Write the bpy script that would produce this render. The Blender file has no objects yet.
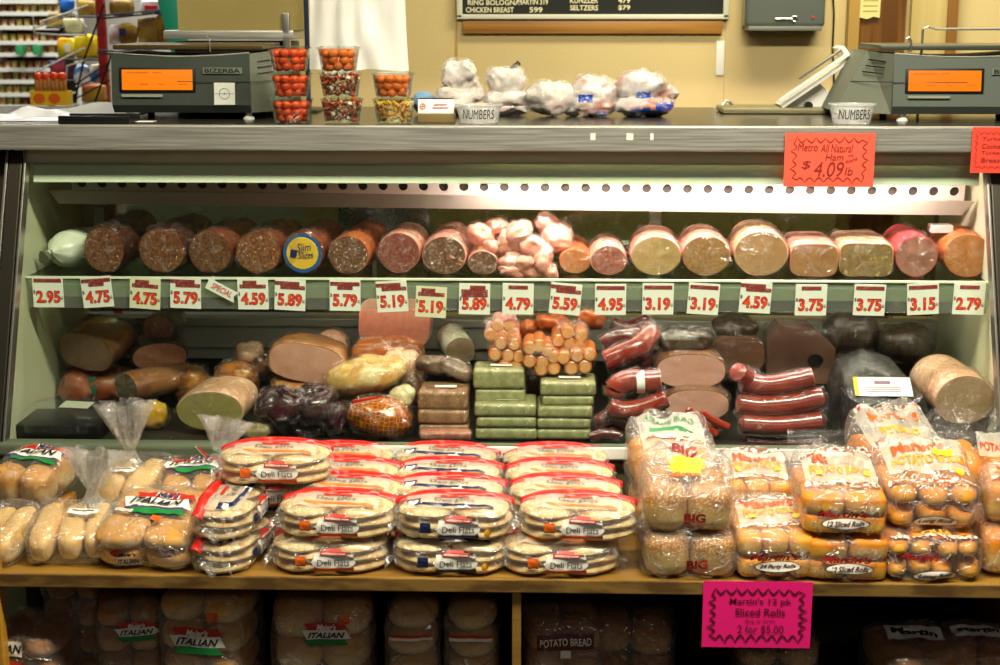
import bpy, bmesh, math, random
from mathutils import Vector, Matrix, Euler, noise
S = bpy.context.scene; COL = S.collection
PI = math.pi; R = math.radians
rnd = random.Random(7)
# ---------------------------------------------------------------- camera
F = 1458.0; YAW = R(1.7); PIT = R(12.5); CP = Vector((.09, -3.0, 1.55))
cd = bpy.data.cameras.new('camera'); cam = bpy.data.objects.new('camera', cd); COL.objects.link(cam)
cd.sensor_width = 36; cd.lens = 36 * F / 1000; cam.location = CP
cam.rotation_euler = (PI / 2 - PIT, 0, YAW); cd.clip_start = .05
cd.dof.use_dof = True; cd.dof.focus_distance = 3.15; cd.dof.aperture_fstop = 5.6
S.camera = cam
CR = Euler((PI / 2 - PIT, 0, YAW)).to_matrix()
# ---------------------------------------------------------------- world, lights, exposure
S.view_settings.view_transform = 'Standard'; S.view_settings.look = 'None'
S.view_settings.gamma = 1; S.view_settings.use_curve_mapping = False
S.view_settings.exposure = 0.0
try:
    S.cycles.use_denoising = True
    S.cycles.transparent_max_bounces = 40; S.cycles.max_bounces = 8
    S.cycles.sample_clamp_indirect = 6; S.cycles.caustics_reflective = False; S.cycles.caustics_refractive = False
except Exception: pass
W = bpy.data.worlds.new('world'); S.world = W; W.use_nodes = True
W.node_tree.nodes['Background'].inputs[0].default_value = (1, .86, .64, 1)
W.node_tree.nodes['Background'].inputs[1].default_value = .042
def area(name, loc, rot, sx, sy, power, col):
    l = bpy.data.lights.new(name, 'AREA'); l.shape = 'RECTANGLE'; l.size = sx; l.size_y = sy; l.energy = power; l.color = col
    o = bpy.data.objects.new(name, l); COL.objects.link(o); o.location = loc; o.rotation_euler = rot; return o
area('ceiling_or_fill_light', (.62, -1.05, 2.75), (0, 0, 0), 1.5, .3, 105, (1, .92, .72))
area('ceiling_or_fill_light', (-.75, -1.05, 2.75), (0, 0, 0), 1.2, .3, 27, (1, .90, .64))
area('ceiling_or_fill_light', (1.2, -4.4, 2.75), (R(35), 0, 0), 1.2, .5, 11, (1, .95, .84))  # weak fill added behind the camera to brighten front faces
area('ceiling_or_fill_light', (1.0, .95, 2.75), (R(25), 0, 0), 1.4, .3, 44, (1, .92, .66))
area('ceiling_or_fill_light', (-1.8, 3.0, 2.9), (R(20), 0, 0), 1.6, .6, 80, (1, .97, .9))

# ---------------------------------------------------------------- pixel helpers: a photo point at world depth y
def at(px, py, Y):
    d = CR @ Vector(((px - 500) / F, -(py - 332.5) / F, -1)); t = (Y - CP.y) / d.y
    return CP + d * t
def mpp(px, py, Y):
    return (at(px + 1, py, Y) - at(px, py, Y)).length

# ---------------------------------------------------------------- materials
def nt(name):
    m = bpy.data.materials.new(name); m.use_nodes = True; t = m.node_tree
    return m, t, t.nodes['Principled BSDF'], t.nodes['Material Output']
def c4(c): return (c[0], c[1], c[2], 1)
def hx(s):
    s = [int(s[i:i + 2], 16) / 255 for i in (0, 2, 4)]
    return tuple((v / 12.92 if v <= .04045 else ((v + .055) / 1.055) ** 2.4) for v in s)
def mat(name, col, rough=.5, metal=0, spec=.5, emis=0, bump=0, bscale=60, col2=None, scale=8, lo=.4, hi=.6, kind='noise', stretch=None, coat=0, sss=0, detail=4, tri=None):
    m, t, b, o = nt(name); N = t.nodes; L = t.links
    if isinstance(col, str): col = hx(col)
    if isinstance(col2, str): col2 = hx(col2)
    b.inputs['Base Color'].default_value = c4(col); b.inputs['Roughness'].default_value = rough
    b.inputs['Metallic'].default_value = metal; b.inputs['Specular IOR Level'].default_value = spec
    b.inputs['Coat Weight'].default_value = coat; b.inputs['Coat Roughness'].default_value = .12
    if sss: b.inputs['Subsurface Weight'].default_value = sss; b.inputs['Subsurface Scale'].default_value = .01
    if emis: b.inputs['Emission Color'].default_value = c4(col); b.inputs['Emission Strength'].default_value = emis
    tc = N.new('ShaderNodeTexCoord'); mp = N.new('ShaderNodeMapping'); L.new(tc.outputs['Object'], mp.inputs[0])
    if stretch: mp.inputs['Scale'].default_value = stretch
    if col2 is not None:
        if kind == 'noise':
            n = N.new('ShaderNodeTexNoise'); n.inputs['Scale'].default_value = scale; n.inputs['Detail'].default_value = detail; out = n.outputs['Fac']
        elif kind == 'spot':
            n = N.new('ShaderNodeTexVoronoi'); n.inputs['Scale'].default_value = scale; out = n.outputs['Distance']
        elif kind == 'wave':
            n = N.new('ShaderNodeTexWave'); n.inputs['Scale'].default_value = scale; n.inputs['Distortion'].default_value = 3; n.inputs['Detail'].default_value = 3; out = n.outputs['Fac']
        elif kind == 'net':
            n = N.new('ShaderNodeTexVoronoi'); n.feature = 'DISTANCE_TO_EDGE'; n.inputs['Scale'].default_value = scale; n.inputs['Randomness'].default_value = .25; out = n.outputs['Distance']
        L.new(mp.outputs[0], n.inputs['Vector'])
        r = N.new('ShaderNodeValToRGB'); r.color_ramp.elements[0].position = lo; r.color_ramp.elements[1].position = hi
        r.color_ramp.elements[0].color = c4(col); r.color_ramp.elements[1].color = c4(col2); L.new(out, r.inputs[0])
        last = r.outputs[0]
        if tri is not None:
            n2 = N.new('ShaderNodeTexNoise'); n2.inputs['Scale'].default_value = tri[1]; n2.inputs['Detail'].default_value = 5; L.new(mp.outputs[0], n2.inputs['Vector'])
            r2 = N.new('ShaderNodeValToRGB'); r2.color_ramp.elements[0].position = tri[2]; r2.color_ramp.elements[1].position = tri[2] + .06
            r2.color_ramp.elements[0].color = (0, 0, 0, 1); r2.color_ramp.elements[1].color = (1, 1, 1, 1); L.new(n2.outputs['Fac'], r2.inputs[0])
            mx = N.new('ShaderNodeMix'); mx.data_type = 'RGBA'; L.new(r2.outputs[0], mx.inputs[0]); L.new(last, mx.inputs[6])
            mx.inputs[7].default_value = c4(hx(tri[0])); last = mx.outputs[2]
        L.new(last, b.inputs['Base Color'])
        if emis: L.new(last, b.inputs['Emission Color'])
    if bump:
        n = N.new('ShaderNodeTexNoise'); n.inputs['Scale'].default_value = bscale; n.inputs['Detail'].default_value = 5; L.new(mp.outputs[0], n.inputs['Vector'])
        bp = N.new('ShaderNodeBump'); bp.inputs['Strength'].default_value = bump; bp.inputs['Distance'].default_value = .004
        L.new(n.outputs['Fac'], bp.inputs['Height']); L.new(bp.outputs[0], b.inputs['Normal'])
    return m
def film(name, tint=(1, 1, 1), base=.05, edge=.5, crk=.35, haze=.06, scale=22, rough=.14, bump=.6):
    # clear packaging film: see-through, crease highlights painted in as white lines, a little milky haze
    m, t, b, o = nt(name); N = t.nodes; L = t.links; N.remove(b)
    tc = N.new('ShaderNodeTexCoord')
    n1 = N.new('ShaderNodeTexNoise'); n1.inputs['Scale'].default_value = scale; n1.inputs['Detail'].default_value = 3; n1.inputs['Distortion'].default_value = 1.2
    L.new(tc.outputs['Object'], n1.inputs['Vector'])
    v0 = N.new('ShaderNodeTexNoise'); v0.inputs['Scale'].default_value = scale * .8; v0.inputs['Detail'].default_value = 1.5; v0.inputs['Distortion'].default_value = 1.8
    v1 = N.new('ShaderNodeMath'); v1.operation = 'SUBTRACT'; v1.inputs[1].default_value = .5; L.new(v0.outputs['Fac'], v1.inputs[0])
    v = N.new('ShaderNodeMath'); v.operation = 'ABSOLUTE'; L.new(v1.outputs[0], v.inputs[0])
    mv = N.new('ShaderNodeMixRGB') if False else N.new('ShaderNodeVectorMath'); mv.operation = 'ADD'
    L.new(tc.outputs['Object'], mv.inputs[0]); sc = N.new('ShaderNodeVectorMath'); sc.operation = 'SCALE'; sc.inputs['Scale'].default_value = .06
    L.new(n1.outputs['Color'], sc.inputs[0]); L.new(sc.outputs[0], mv.inputs[1]); L.new(mv.outputs[0], v0.inputs['Vector'])
    bp = N.new('ShaderNodeBump'); bp.inputs['Strength'].default_value = bump; bp.inputs['Distance'].default_value = .012
    ad = N.new('ShaderNodeMath'); ad.operation = 'ADD'; L.new(n1.outputs['Fac'], ad.inputs[0])
    vs = N.new('ShaderNodeMapRange'); vs.inputs['From Max'].default_value = .06; vs.inputs['To Min'].default_value = .35; vs.inputs['To Max'].default_value = 0
    L.new(v.outputs[0], vs.inputs[0]); L.new(vs.outputs[0], ad.inputs[1]); L.new(ad.outputs[0], bp.inputs['Height'])
    lw = N.new('ShaderNodeLayerWeight'); lw.inputs['Blend'].default_value = .35; L.new(bp.outputs[0], lw.inputs['Normal'])
    rr = N.new('ShaderNodeMapRange'); rr.inputs['From Min'].default_value = 0; rr.inputs['From Max'].default_value = .014
    rr.inputs['To Min'].default_value = crk; rr.inputs['To Max'].default_value = 0; L.new(v.outputs[0], rr.inputs[0])
    m1 = N.new('ShaderNodeMath'); m1.operation = 'MULTIPLY_ADD'; m1.inputs[1].default_value = edge; L.new(lw.outputs['Facing'], m1.inputs[0]); m1.inputs[2].default_value = 0
    m2 = N.new('ShaderNodeMath'); m2.operation = 'ADD'; m2.inputs[1].default_value = base; m2.use_clamp = True; L.new(m1.outputs[0], m2.inputs[0])
    tr = N.new('ShaderNodeBsdfTransparent'); tr.inputs[0].default_value = c4(tint)
    gl = N.new('ShaderNodeBsdfGlossy'); gl.inputs['Roughness'].default_value = rough; gl.inputs[0].default_value = (1, 1, 1, 1); L.new(bp.outputs[0], gl.inputs['Normal'])
    df = N.new('ShaderNodeBsdfDiffuse'); df.inputs[0].default_value = (.9, .9, .88, 1); L.new(bp.outputs[0], df.inputs['Normal'])
    hz = N.new('ShaderNodeMath'); hz.operation = 'MULTIPLY_ADD'; hz.inputs[1].default_value = .9; hz.inputs[2].default_value = haze; hz.use_clamp = True; L.new(rr.outputs[0], hz.inputs[0])
    x1 = N.new('ShaderNodeMixShader'); L.new(hz.outputs[0], x1.inputs[0]); L.new(tr.outputs[0], x1.inputs[1]); L.new(df.outputs[0], x1.inputs[2])
    x2 = N.new('ShaderNodeMixShader'); L.new(m2.outputs[0], x2.inputs[0]); L.new(x1.outputs[0], x2.inputs[1]); L.new(gl.outputs[0], x2.inputs[2])
    L.new(x2.outputs[0], o.inputs[0]); return m
def glassmat(name, fac=.05, rough=.02, tint=(.97, 1, .98)):
    m, t, b, o = nt(name); N = t.nodes; L = t.links; N.remove(b)
    tr = N.new('ShaderNodeBsdfTransparent'); tr.inputs[0].default_value = c4(tint)
    gl = N.new('ShaderNodeBsdfGlossy'); gl.inputs['Roughness'].default_value = rough
    lw = N.new('ShaderNodeLayerWeight'); lw.inputs['Blend'].default_value = .2
    ma = N.new('ShaderNodeMath'); ma.operation = 'MULTIPLY_ADD'; ma.inputs[1].default_value = .5; ma.inputs[2].default_value = fac; L.new(lw.outputs['Fresnel'], ma.inputs[0])
    x = N.new('ShaderNodeMixShader'); L.new(ma.outputs[0], x.inputs[0]); L.new(tr.outputs[0], x.inputs[1]); L.new(gl.outputs[0], x.inputs[2])
    L.new(x.outputs[0], o.inputs[0]); return m

# ---------------------------------------------------------------- geometry (V, F) builders
def gjoin(*gs):
    V = []; Fc = []
    for g in gs:
        n = len(V); V += g[0]; Fc += [tuple(i + n for i in f) for f in g[1]]
    return V, Fc
def gx(g, loc=(0, 0, 0), rot=(0, 0, 0), sc=(1, 1, 1)):
    if not hasattr(sc, '__len__'): sc = (sc,) * 3
    m = Matrix.Translation(loc) @ Euler(rot).to_matrix().to_4x4() @ Matrix.Diagonal((*sc, 1))
    return [tuple(m @ Vector(v)) for v in g[0]], g[1]
def gbox(sx, sy, sz, c=(0, 0, 0), bev=0, seg=2):
    bm = bmesh.new(); bmesh.ops.create_cube(bm, size=1)
    for v in bm.verts: v.co = Vector((v.co.x * sx, v.co.y * sy, v.co.z * sz))
    if bev: bmesh.ops.bevel(bm, geom=list(bm.edges), offset=bev, segments=seg, affect='EDGES', profile=.6)
    bm.verts.index_update()
    g = [tuple(v.co + Vector(c)) for v in bm.verts], [tuple(v.index for v in f.verts) for f in bm.faces]
    bm.free(); return g
def gloft(rings, cap0=True, cap1=True):
    V = []; Fc = []; n = len(rings[0])
    for r in rings: V += [tuple(p) for p in r]
    for i in range(len(rings) - 1):
        for j in range(n):
            k = (j + 1) % n; Fc.append((i * n + j, i * n + k, (i + 1) * n + k, (i + 1) * n + j))
    for cap, b in ((cap0, 0), (cap1, len(rings) - 1)):
        if cap:
            c = [sum(V[b * n + j][a] for j in range(n)) / n for a in range(3)]; V.append(tuple(c)); ci = len(V) - 1
            for j in range(n):
                k = (j + 1) % n; Fc.append((ci, b * n + k, b * n + j) if b == 0 else (ci, b * n + j, b * n + k))
    return V, Fc
def gcyl(r, h, seg=20, c=(0, 0, 0), r2=None, caps=True):
    r2 = r if r2 is None else r2
    return gx(gloft([[(q * math.cos(2 * PI * j / seg), q * math.sin(2 * PI * j / seg), z) for j in range(seg)] for q, z in ((r, 0), (r2, h))], caps, caps), c)
def gtube(pts, r, seg=8, caps=True):
    P = [Vector(p) for p in pts]; rings = []; up = Vector((0, 0, 1))
    for i, p in enumerate(P):
        d = (P[min(i + 1, len(P) - 1)] - P[max(i - 1, 0)]).normalized()
        u = up if abs(d.dot(up)) < .95 else Vector((0, 1, 0))
        a = d.cross(u).normalized(); b = a.cross(d); q = r(i / (len(P) - 1)) if callable(r) else r
        rings.append([p + (a * math.cos(2 * PI * j / seg) + b * math.sin(2 * PI * j / seg)) * q for j in range(seg)])
    return gloft(rings, caps, caps)
def nz(v, f, s=0): return noise.noise(Vector((v[0] * f + s * 7.3, v[1] * f - s * 3.1, v[2] * f + s * 1.7)))
def gnoise(g, amp, freq, seed=0, ridge=False, only=None):
    bm = bmesh.new(); vs = [bm.verts.new(v) for v in g[0]]
    for f in g[1]:
        try: bm.faces.new([vs[i] for i in f])
        except Exception: pass
    bm.normal_update(); V = []
    for v in vs:
        q = nz(v.co, freq, seed)
        if ridge: q = .5 - abs(q) * 2 + .5 * nz(v.co, freq * 2.3, seed + 1)
        V.append(tuple(v.co + v.normal * q * amp * 2))
    bm.free(); return V, g[1]
def spow(c, p): return math.copysign(abs(c) ** p, c)
def gblob(rx, ry, rz, p=2., n=24, m=14, pz=None, c=(0, 0, 0)):
    e = 2 / p; ez = 2 / (pz or p); rings = []
    for i in range(m + 1):
        a = -PI / 2 + PI * i / m; a = max(-PI / 2 + .02, min(PI / 2 - .02, a))
        ca = abs(math.cos(a)) ** ez; sa = spow(math.sin(a), ez)
        rings.append([(rx * ca * spow(math.cos(2 * PI * j / n), e) + c[0], ry * ca * spow(math.sin(2 * PI * j / n), e) + c[1], rz * sa + c[2]) for j in range(n)])
    return gloft(rings)
def gprism(poly, th, z0=0):   # outline in x,z ; front at y=-th
    n = len(poly); V = [(x, -th, z) for x, z in poly] + [(x, 0, z) for x, z in poly]
    Fc = [tuple(range(n)), tuple(range(2 * n - 1, n - 1, -1))] + [(i, i + n, (i + 1) % n + n, (i + 1) % n) for i in range(n)]
    return V, Fc
_tc = {}
def gtext(s, w=None, h=None, bold=0., shear=0, c=(0, 0, 0), ext=.0, rot=0):
    k = (s, bold, shear)
    if k not in _tc:
        cu = bpy.data.curves.new('lettering', 'FONT'); cu.body = s; cu.size = 1; cu.offset = bold; cu.shear = shear; cu.resolution_u = 3
        o = bpy.data.objects.new('lettering', cu); COL.objects.link(o); bpy.context.view_layer.update()
        me = bpy.data.meshes.new_from_object(o.evaluated_get(bpy.context.evaluated_depsgraph_get()))
        V = [tuple(v.co) for v in me.vertices]; Fc = [tuple(f.vertices) for f in me.polygons]
        bpy.data.objects.remove(o); bpy.data.curves.remove(cu); bpy.data.meshes.remove(me)
        x0 = min(v[0] for v in V); x1 = max(v[0] for v in V); y0 = min(v[1] for v in V); y1 = max(v[1] for v in V)
        _tc[k] = ([((v[0] - (x0 + x1) / 2) / (x1 - x0), (v[1] - (y0 + y1) / 2) / (y1 - y0)) for v in V], Fc, (x1 - x0) / (y1 - y0))
    V, Fc, asp = _tc[k]
    if w is None: w = h * asp
    if h is None: h = w / asp
    cr, sr = math.cos(rot), math.sin(rot)
    return [(c[0] + x * w * cr - y * h * sr, c[1], c[2] + x * w * sr + y * h * cr) for x, y in V], Fc
def mesh(name, g, m, parent=None, smooth=True, loc=None, rot=None, solid=0):
    me = bpy.data.meshes.new(name); me.from_pydata(g[0], [], g[1]); me.update()
    bm = bmesh.new(); bm.from_mesh(me)
    if len(g[1]) < 60000: bmesh.ops.recalc_face_normals(bm, faces=bm.faces)
    bm.to_mesh(me); bm.free()
    if smooth:
        for p in me.polygons: p.use_smooth = True
        try: me.set_sharp_from_angle(angle=R(42))
        except Exception: pass
    me.materials.append(m); o = bpy.data.objects.new(name, me); COL.objects.link(o)
    if parent is not None: o.parent = parent
    if loc is not None: o.location = loc
    if rot is not None: o.rotation_euler = rot
    if solid:
        md = o.modifiers.new('solid', 'SOLIDIFY'); md.thickness = solid
    return o
def tag(o, label=None, cat=None, group=None, kind=None):
    if label: o['label'] = label
    if cat: o['category'] = cat
    if group: o['group'] = group
    if kind: o['kind'] = kind
    return o
def root(name, label, cat, loc, rot=(0, 0, 0), group=None):
    o = bpy.data.objects.new(name, None); COL.objects.link(o); o.location = loc; o.rotation_euler = rot; o.empty_display_size = .05
    return tag(o, label, cat, group)
def struct(name, g, m, smooth=False): return tag(mesh(name, g, m, None, smooth), kind='structure')
def dup(o, parent=None):
    c = o.copy(); COL.objects.link(c); c.parent = parent
    for ch in list(o.children): dup(ch, c)
    return c
# ================================================================ materials used across the scene
steel = mat('brushed_steel', 'c9c9c0', .36, .62, bump=.05, bscale=9, stretch=(1, 40, 40), col2='a4a49c', scale=5)
steel_dark = mat('dark_steel', '4b473f', .35, .8)
alu = mat('aluminium', 'b4b2aa', .3, .9)
liner = mat('white_liner', 'd6d8bc', .35, col2='cccea8', scale=3)
mint = mat('pale_green_plastic', 'e6f0d4', .3)
olive = mat('olive_enamel', '5d5f49', .4)
tanwall = mat('tan_wall_paint', 'd6c088', .7, bump=.15, bscale=90, col2='d0ba80', scale=2)
black = mat('black_plastic', '0b0b0b', .4)
dkgrey = mat('dark_grey_plastic', '2f3830', .5, col2='343d35', scale=20)
grey = mat('grey_plastic', '59625a', .45)
wood = mat('oak_wood', 'a8762f', .4, col2='8a5a20', scale=3, stretch=(.6, 8, 14), bump=.1)
wood_dk = mat('shelf_wood', '9a7431', .3, col2='85622a', scale=5, stretch=(.8, 12, 14), coat=.3)
ywood = mat('yellow_wood', 'c9952f', .4, col2='b5811f', scale=3, stretch=(9, 9, .8))
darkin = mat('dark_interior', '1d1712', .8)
white = mat('white_paper', 'efefe8', .6)
wplast = mat('white_plastic', 'e6e4dc', .4)
red = mat('red_ink', 'cf1f18', .5)
redprint = mat('red_film_print', 'd8201a', .3, col2='f07a68', scale=28, lo=.55, hi=.75)
orange = mat('orange_ink', 'e8661a', .5)
blackink = mat('black_ink', '0d0b0a', .6)
navy = mat('navy_ink', '18245a', .5)
green = mat('green_ink', '1c8a3c', .5)
brownred = mat('brown_red_ink', '7d2822', .6)
purple = mat('purple_ink', '5b2a78', .5)
yel = mat('yellow_ink', 'f2c21a', .5)
clear = glassmat('clear_plastic', .06, .08)
glass = glassmat('glass', .015, .01)
FILM = film('clear_film', base=.01, edge=.16, crk=.16, haze=.015)
FILMT = film('tight_film', base=.01, edge=.22, crk=.14, haze=.012, scale=26, rough=.14, bump=.35)
FILMB = film('bag_film', base=.04, edge=.38, crk=.35, haze=.07, scale=18, rough=.15, bump=.8)

# ================================================================ the case
GL, GR = -1.062, 1.056     # glass front edges
XL, XR = -1.094, 1.092     # inner walls
YR_ = .70                  # rear doors
ZD = .600        # meat deck top
ZS = .952        # upper shelf top
ZB = .508        # bread shelf top
# floor, walls of the shop
struct('floor', gbox(9, 9, .02, (0, .5, -.01)), mat('floor_vinyl', '3c3832', .5))
# bread shelf
bs = root('bread_shelf_unit', 'wooden shelf unit with open lower bay below the display case', 'shelf unit', (0, -.2, 0))
def pt(name, g, m, parent, smooth=False): return mesh(name, gx(g, -Vector(parent.location)), m, parent, smooth)
pt('shelf_board', gbox(2.1, .415, .022, (.01, -.2275, ZB - .011), .003), wood_dk, bs)
pt('front_edging', gbox(2.1, .006, .026, (.01, -.438, ZB - .012), .002), mat('worn_edge', '8a6a34', .45, col2='5f4522', scale=12, stretch=(1, 4, 4)), bs)
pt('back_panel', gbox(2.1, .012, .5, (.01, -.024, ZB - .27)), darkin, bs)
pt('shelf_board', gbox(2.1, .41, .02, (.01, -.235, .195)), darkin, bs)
pt('side_post', gbox(.022, .03, .76, (-.948, -.424, .38), .002), ywood, bs)
pt('side_post', gbox(.022, .42, .48, (1.035, -.225, .235), .002), ywood, bs)
pt('divider', gbox(.017, .40, ZB - .225, (.045, -.232, (ZB + .18) / 2), .002), wood_dk, bs)
# case body
dc = root('deli_case', 'refrigerated glass fronted deli display case with stainless steel top', 'display case', (0, .35, 0))
pt('front_panel', gbox(2.3, .02, .60, (0, .004, .30)), olive, dc)
pt('meat_deck', gbox(XR - XL, .71, .012, (0, .365, ZD - .006)), mat('deck_metal', '2e2a22', .45, .3), dc)
pt('front_sill', gbox(2.32, .05, .026, (0, .005, .622), .006), mat('sill_green', '5f6a55', .4), dc)
pt('price_channel', gbox(1.44, .006, .026, (.34, -.023, .628), .002), mat('channel_white', 'f2f2ea', .4), dc)
def side(X, w, dy=0):
    P = [(.012 + dy, .598), (.74, .598), (.74, 1.24), (.285 + dy, 1.24)]
    V = [(X - w / 2, y, z) for y, z in P] + [(X + w / 2, y, z) for y, z in P]
    return V, [(0, 1, 2, 3), (7, 6, 5, 4)] + [(i, i + 4, (i + 1) % 4 + 4, (i + 1) % 4) for i in range(4)]
pt('side_liner', side(XL - .008, .016), liner, dc); pt('side_liner', side(XR + .008, .016), liner, dc)
for sx, X in ((-1, GL), (1, GR)):
    a, b = Vector((X + sx * .012, .005, .62)), Vector((X + sx * .012, .275, 1.245))
    L_ = (b - a).length; mid = (a + b) / 2; th = math.atan2(b.y - a.y, b.z - a.z)
    pt('end_frame', gx(gbox(.005, .03, L_, (0, 0, 0), .001), mid, (-th, 0, 0)), alu, dc)
    pt('end_frame', gx(gbox(.030, .025, L_, (0, 0, 0), .002), mid + Vector((sx * .022, 0, 0)), (-th, 0, 0)), steel_dark, dc)
    pt('end_frame', gx(gbox(.006, .03, L_, (0, 0, 0), .001), mid + Vector((sx * .042, 0, 0)), (-th, 0, 0)), alu, dc)
    pt('end_panel', side(X + sx * .13, .16, .012), steel_dark if sx < 0 else olive, dc)
# slanted front glass
a, b = Vector((0, .005, .632)), Vector((0, .272, 1.24)); L_ = (b - a).length; th = math.atan2(b.y - a.y, b.z - a.z)
pt('front_glass', gx(gbox(GR - GL + .02, .005, L_), (a + b) / 2 + Vector((-.003, 0, 0)), (-th, 0, 0)), glass, dc)
# top
ZT = 1.301
pt('counter_top', gbox(2.7, .62, .012, (0, .535, ZT - .006), .003), mat('counter_steel', '7d7b74', .22, .9, bump=.12, bscale=20), dc)
pt('counter_fascia', gbox(2.7, .022, .056, (0, .226, ZT - .028), .004), steel, dc)
pt('canopy_strip', gbox(2.2, .006, .034, (0, .262, 1.229)), mat('canopy_olive', 'c4c6aa', .4), dc)
pt('canopy_lip', gx(gbox(GR - GL + .01, .006, .054, (0, 0, 0), .002), (-.003, .279, 1.193), (R(-10), 0, 0)), mint, dc)
pt('canopy_roof', gbox(XR - XL, .44, .01, (0, .50, 1.235)), liner, dc)
# perforated duct with a row of round holes
def perf(n, w, h, r, zc):
    V = []; Fc = []; pw = w / n; seg = 20
    for k in range(n):
        cx = -w / 2 + pw * (k + .5); b0 = len(V); sq = []
        for j in range(seg):
            t = 2 * PI * j / seg + PI / 4; dx, dz = math.cos(t), math.sin(t); s = 1 / max(abs(dx), abs(dz))
            sq.append((cx + dx * s * pw / 2, 0, dz * s * h / 2)); V.append(sq[-1]); V.append((cx + r * dx, 0, r * dz + zc)); V.append((cx + r * dx, .006, r * dz + zc))
        for j in range(seg):
            k2 = (j + 1) % seg; A = b0 + 3 * j; B = b0 + 3 * k2
            Fc += [(A, B, B + 1, A + 1), (A + 1, B + 1, B + 2, A + 2)]
    return V, Fc
plx0, plx1 = at(72, 190, .42).x, at(965, 190, .42).x
pt('perforated_duct', gx(perf(44, plx1 - plx0, .066, .0112, .000), ((plx0 + plx1) / 2, .42, 1.141), (R(8), R(.35), 0)), mat('duct_white', 'd9d2c6', .4), dc)
pt('duct_backing', gbox(plx1 - plx0, .01, .07, ((plx0 + plx1) / 2, .445, 1.135)), mat('duct_dark', '4c463f', .7), dc)
l0, l1 = at(50, 190, .38), at(975, 201, .38)
pt('light_rail', gjoin(gx(gprism([(0, 0), (l1.x - l0.x, -.018), (l1.x - l0.x - .03, -.050), (.02, -.031)], .012), (l0.x, .385, at(50, 190, .38).z))), mat('rail_metal', 'a89e90', .35, .1), dc)
pt('rail_bracket', gbox(.05, .04, .018, (GR - .04, .40, 1.052), .002), wplast, dc)
pt('rail_bracket', gbox(.025, .03, .05, (GL + .10, .42, 1.068)), olive, dc)
# back of the case: sliding glass doors in metal frames, rear rails
pt('rear_frame', gbox(XR - XL, .03, .05, (0, YR_ + .01, 1.17)), olive, dc)
pt('rear_frame', gbox(XR - XL, .03, .09, (0, YR_ + .01, .645)), steel_dark, dc)
railm = mat('rear_rail', 'b2b2a2', .4, .2)
pt('rear_frame', gbox(XR - XL, .05, .022, (0, YR_ - .035, .765), .003), railm, dc)
pt('rear_frame', gbox(XR - XL, .04, .060, (0, YR_ - .025, .725), .003), railm, dc)
pt('rear_frame', gbox(XR - XL, .03, .03, (0, YR_ - .01, .675), .003), railm, dc)
rg = glassmat('rear_glass', .10, .05, (.34, .36, .28))
for i, (x0, x1, y) in enumerate(((XL, -.35, YR_), (-.37, .38, YR_ + .015), (.36, XR, YR_))):
    pt('sliding_door', gbox(x1 - x0, .006, .36, ((x0 + x1) / 2, y, .96)), rg, dc)
    pt('door_frame', gbox(.03, .014, .36, (x0 + .015, y, .96)), railm, dc)
# upper glass shelf with price rail
sy0, sy1 = .262, .63
pt('upper_shelf', gbox(XR - XL - .004, sy1 - sy0, .008, ((XR + XL) / 2, (sy0 + sy1) / 2, ZS - .004)), glassmat('shelf_glass', .06, .04, (.80, .88, .80)), dc)
pt('price_rail', gbox(XR - XL - .004, .004, .068, ((XR + XL) / 2, .256, ZS - .038)), film('rail_plastic', tint=(.86, .92, .84), base=.04, edge=.2, crk=0, haze=.08, scale=2, rough=.2, bump=0), dc)
pt('rail_edge', gbox(XR - XL - .004, .010, .004, ((XR + XL) / 2, .255, ZS - .001)), mint, dc)
hw = mat('housing_white', '8f917c', .4)
pt('shelf_lamp_housing', gbox(XR - XL - .1, .06, .006, ((XR + XL) / 2, .335, ZS - .028), .002), hw, dc)
pt('shelf_lamp_housing', gbox(XR - XL - .1, .005, .028, ((XR + XL) / 2, .307, ZS - .042), .001), hw, dc)
lt2 = root('shelf_fill_tube', 'added fill light tube, unseen behind the rail of the upper shelf', 'lamp', (.30, .335, ZS - .046))  # unseen tube added to brighten the lower deck
m2_, t_, b2_, o2_ = nt('shelf_fill_glow'); b2_.inputs['Emission Color'].default_value = (1, .88, .74, 1); b2_.inputs['Emission Strength'].default_value = 14
mesh('glass_tube', gtube([(-.85, 0, 0), (0, 0, 0), (.72, 0, 0)], .006, 10), m2_, lt2)
for s in (-.86, .73): mesh('end_cap', gx(gcyl(.007, .014, 10), (s, 0, 0), (0, PI / 2, 0)), alu, lt2)
# fluorescent tube in the canopy, right half of the case
tx0, tx1 = at(470, 190, .35).x, GR - .06
lt = root('fluorescent_tube', 'lit fluorescent tube tucked under the canopy at the bright end of the case', 'lamp', ((tx0 + tx1) / 2, .306, 1.192))
m, t, b_, o_ = nt('tube_glow'); b_.inputs['Emission Color'].default_value = (1, .77, .80, 1); b_.inputs['Emission Strength'].default_value = 78; b_.inputs['Base Color'].default_value = (.9, .9, .9, 1)
mesh('glass_tube', gtube([(x, 0, 0) for x in ((tx0 - tx1) / 2 + .02, 0, (tx1 - tx0) / 2 - .02)], .011, 12), m, lt)
for s in (-1, 1): mesh('end_cap', gx(gcyl(.013, .02, 12), (s * (tx1 - tx0) / 2 - .01, 0, 0), (0, PI / 2, 0)), alu, lt)

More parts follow.
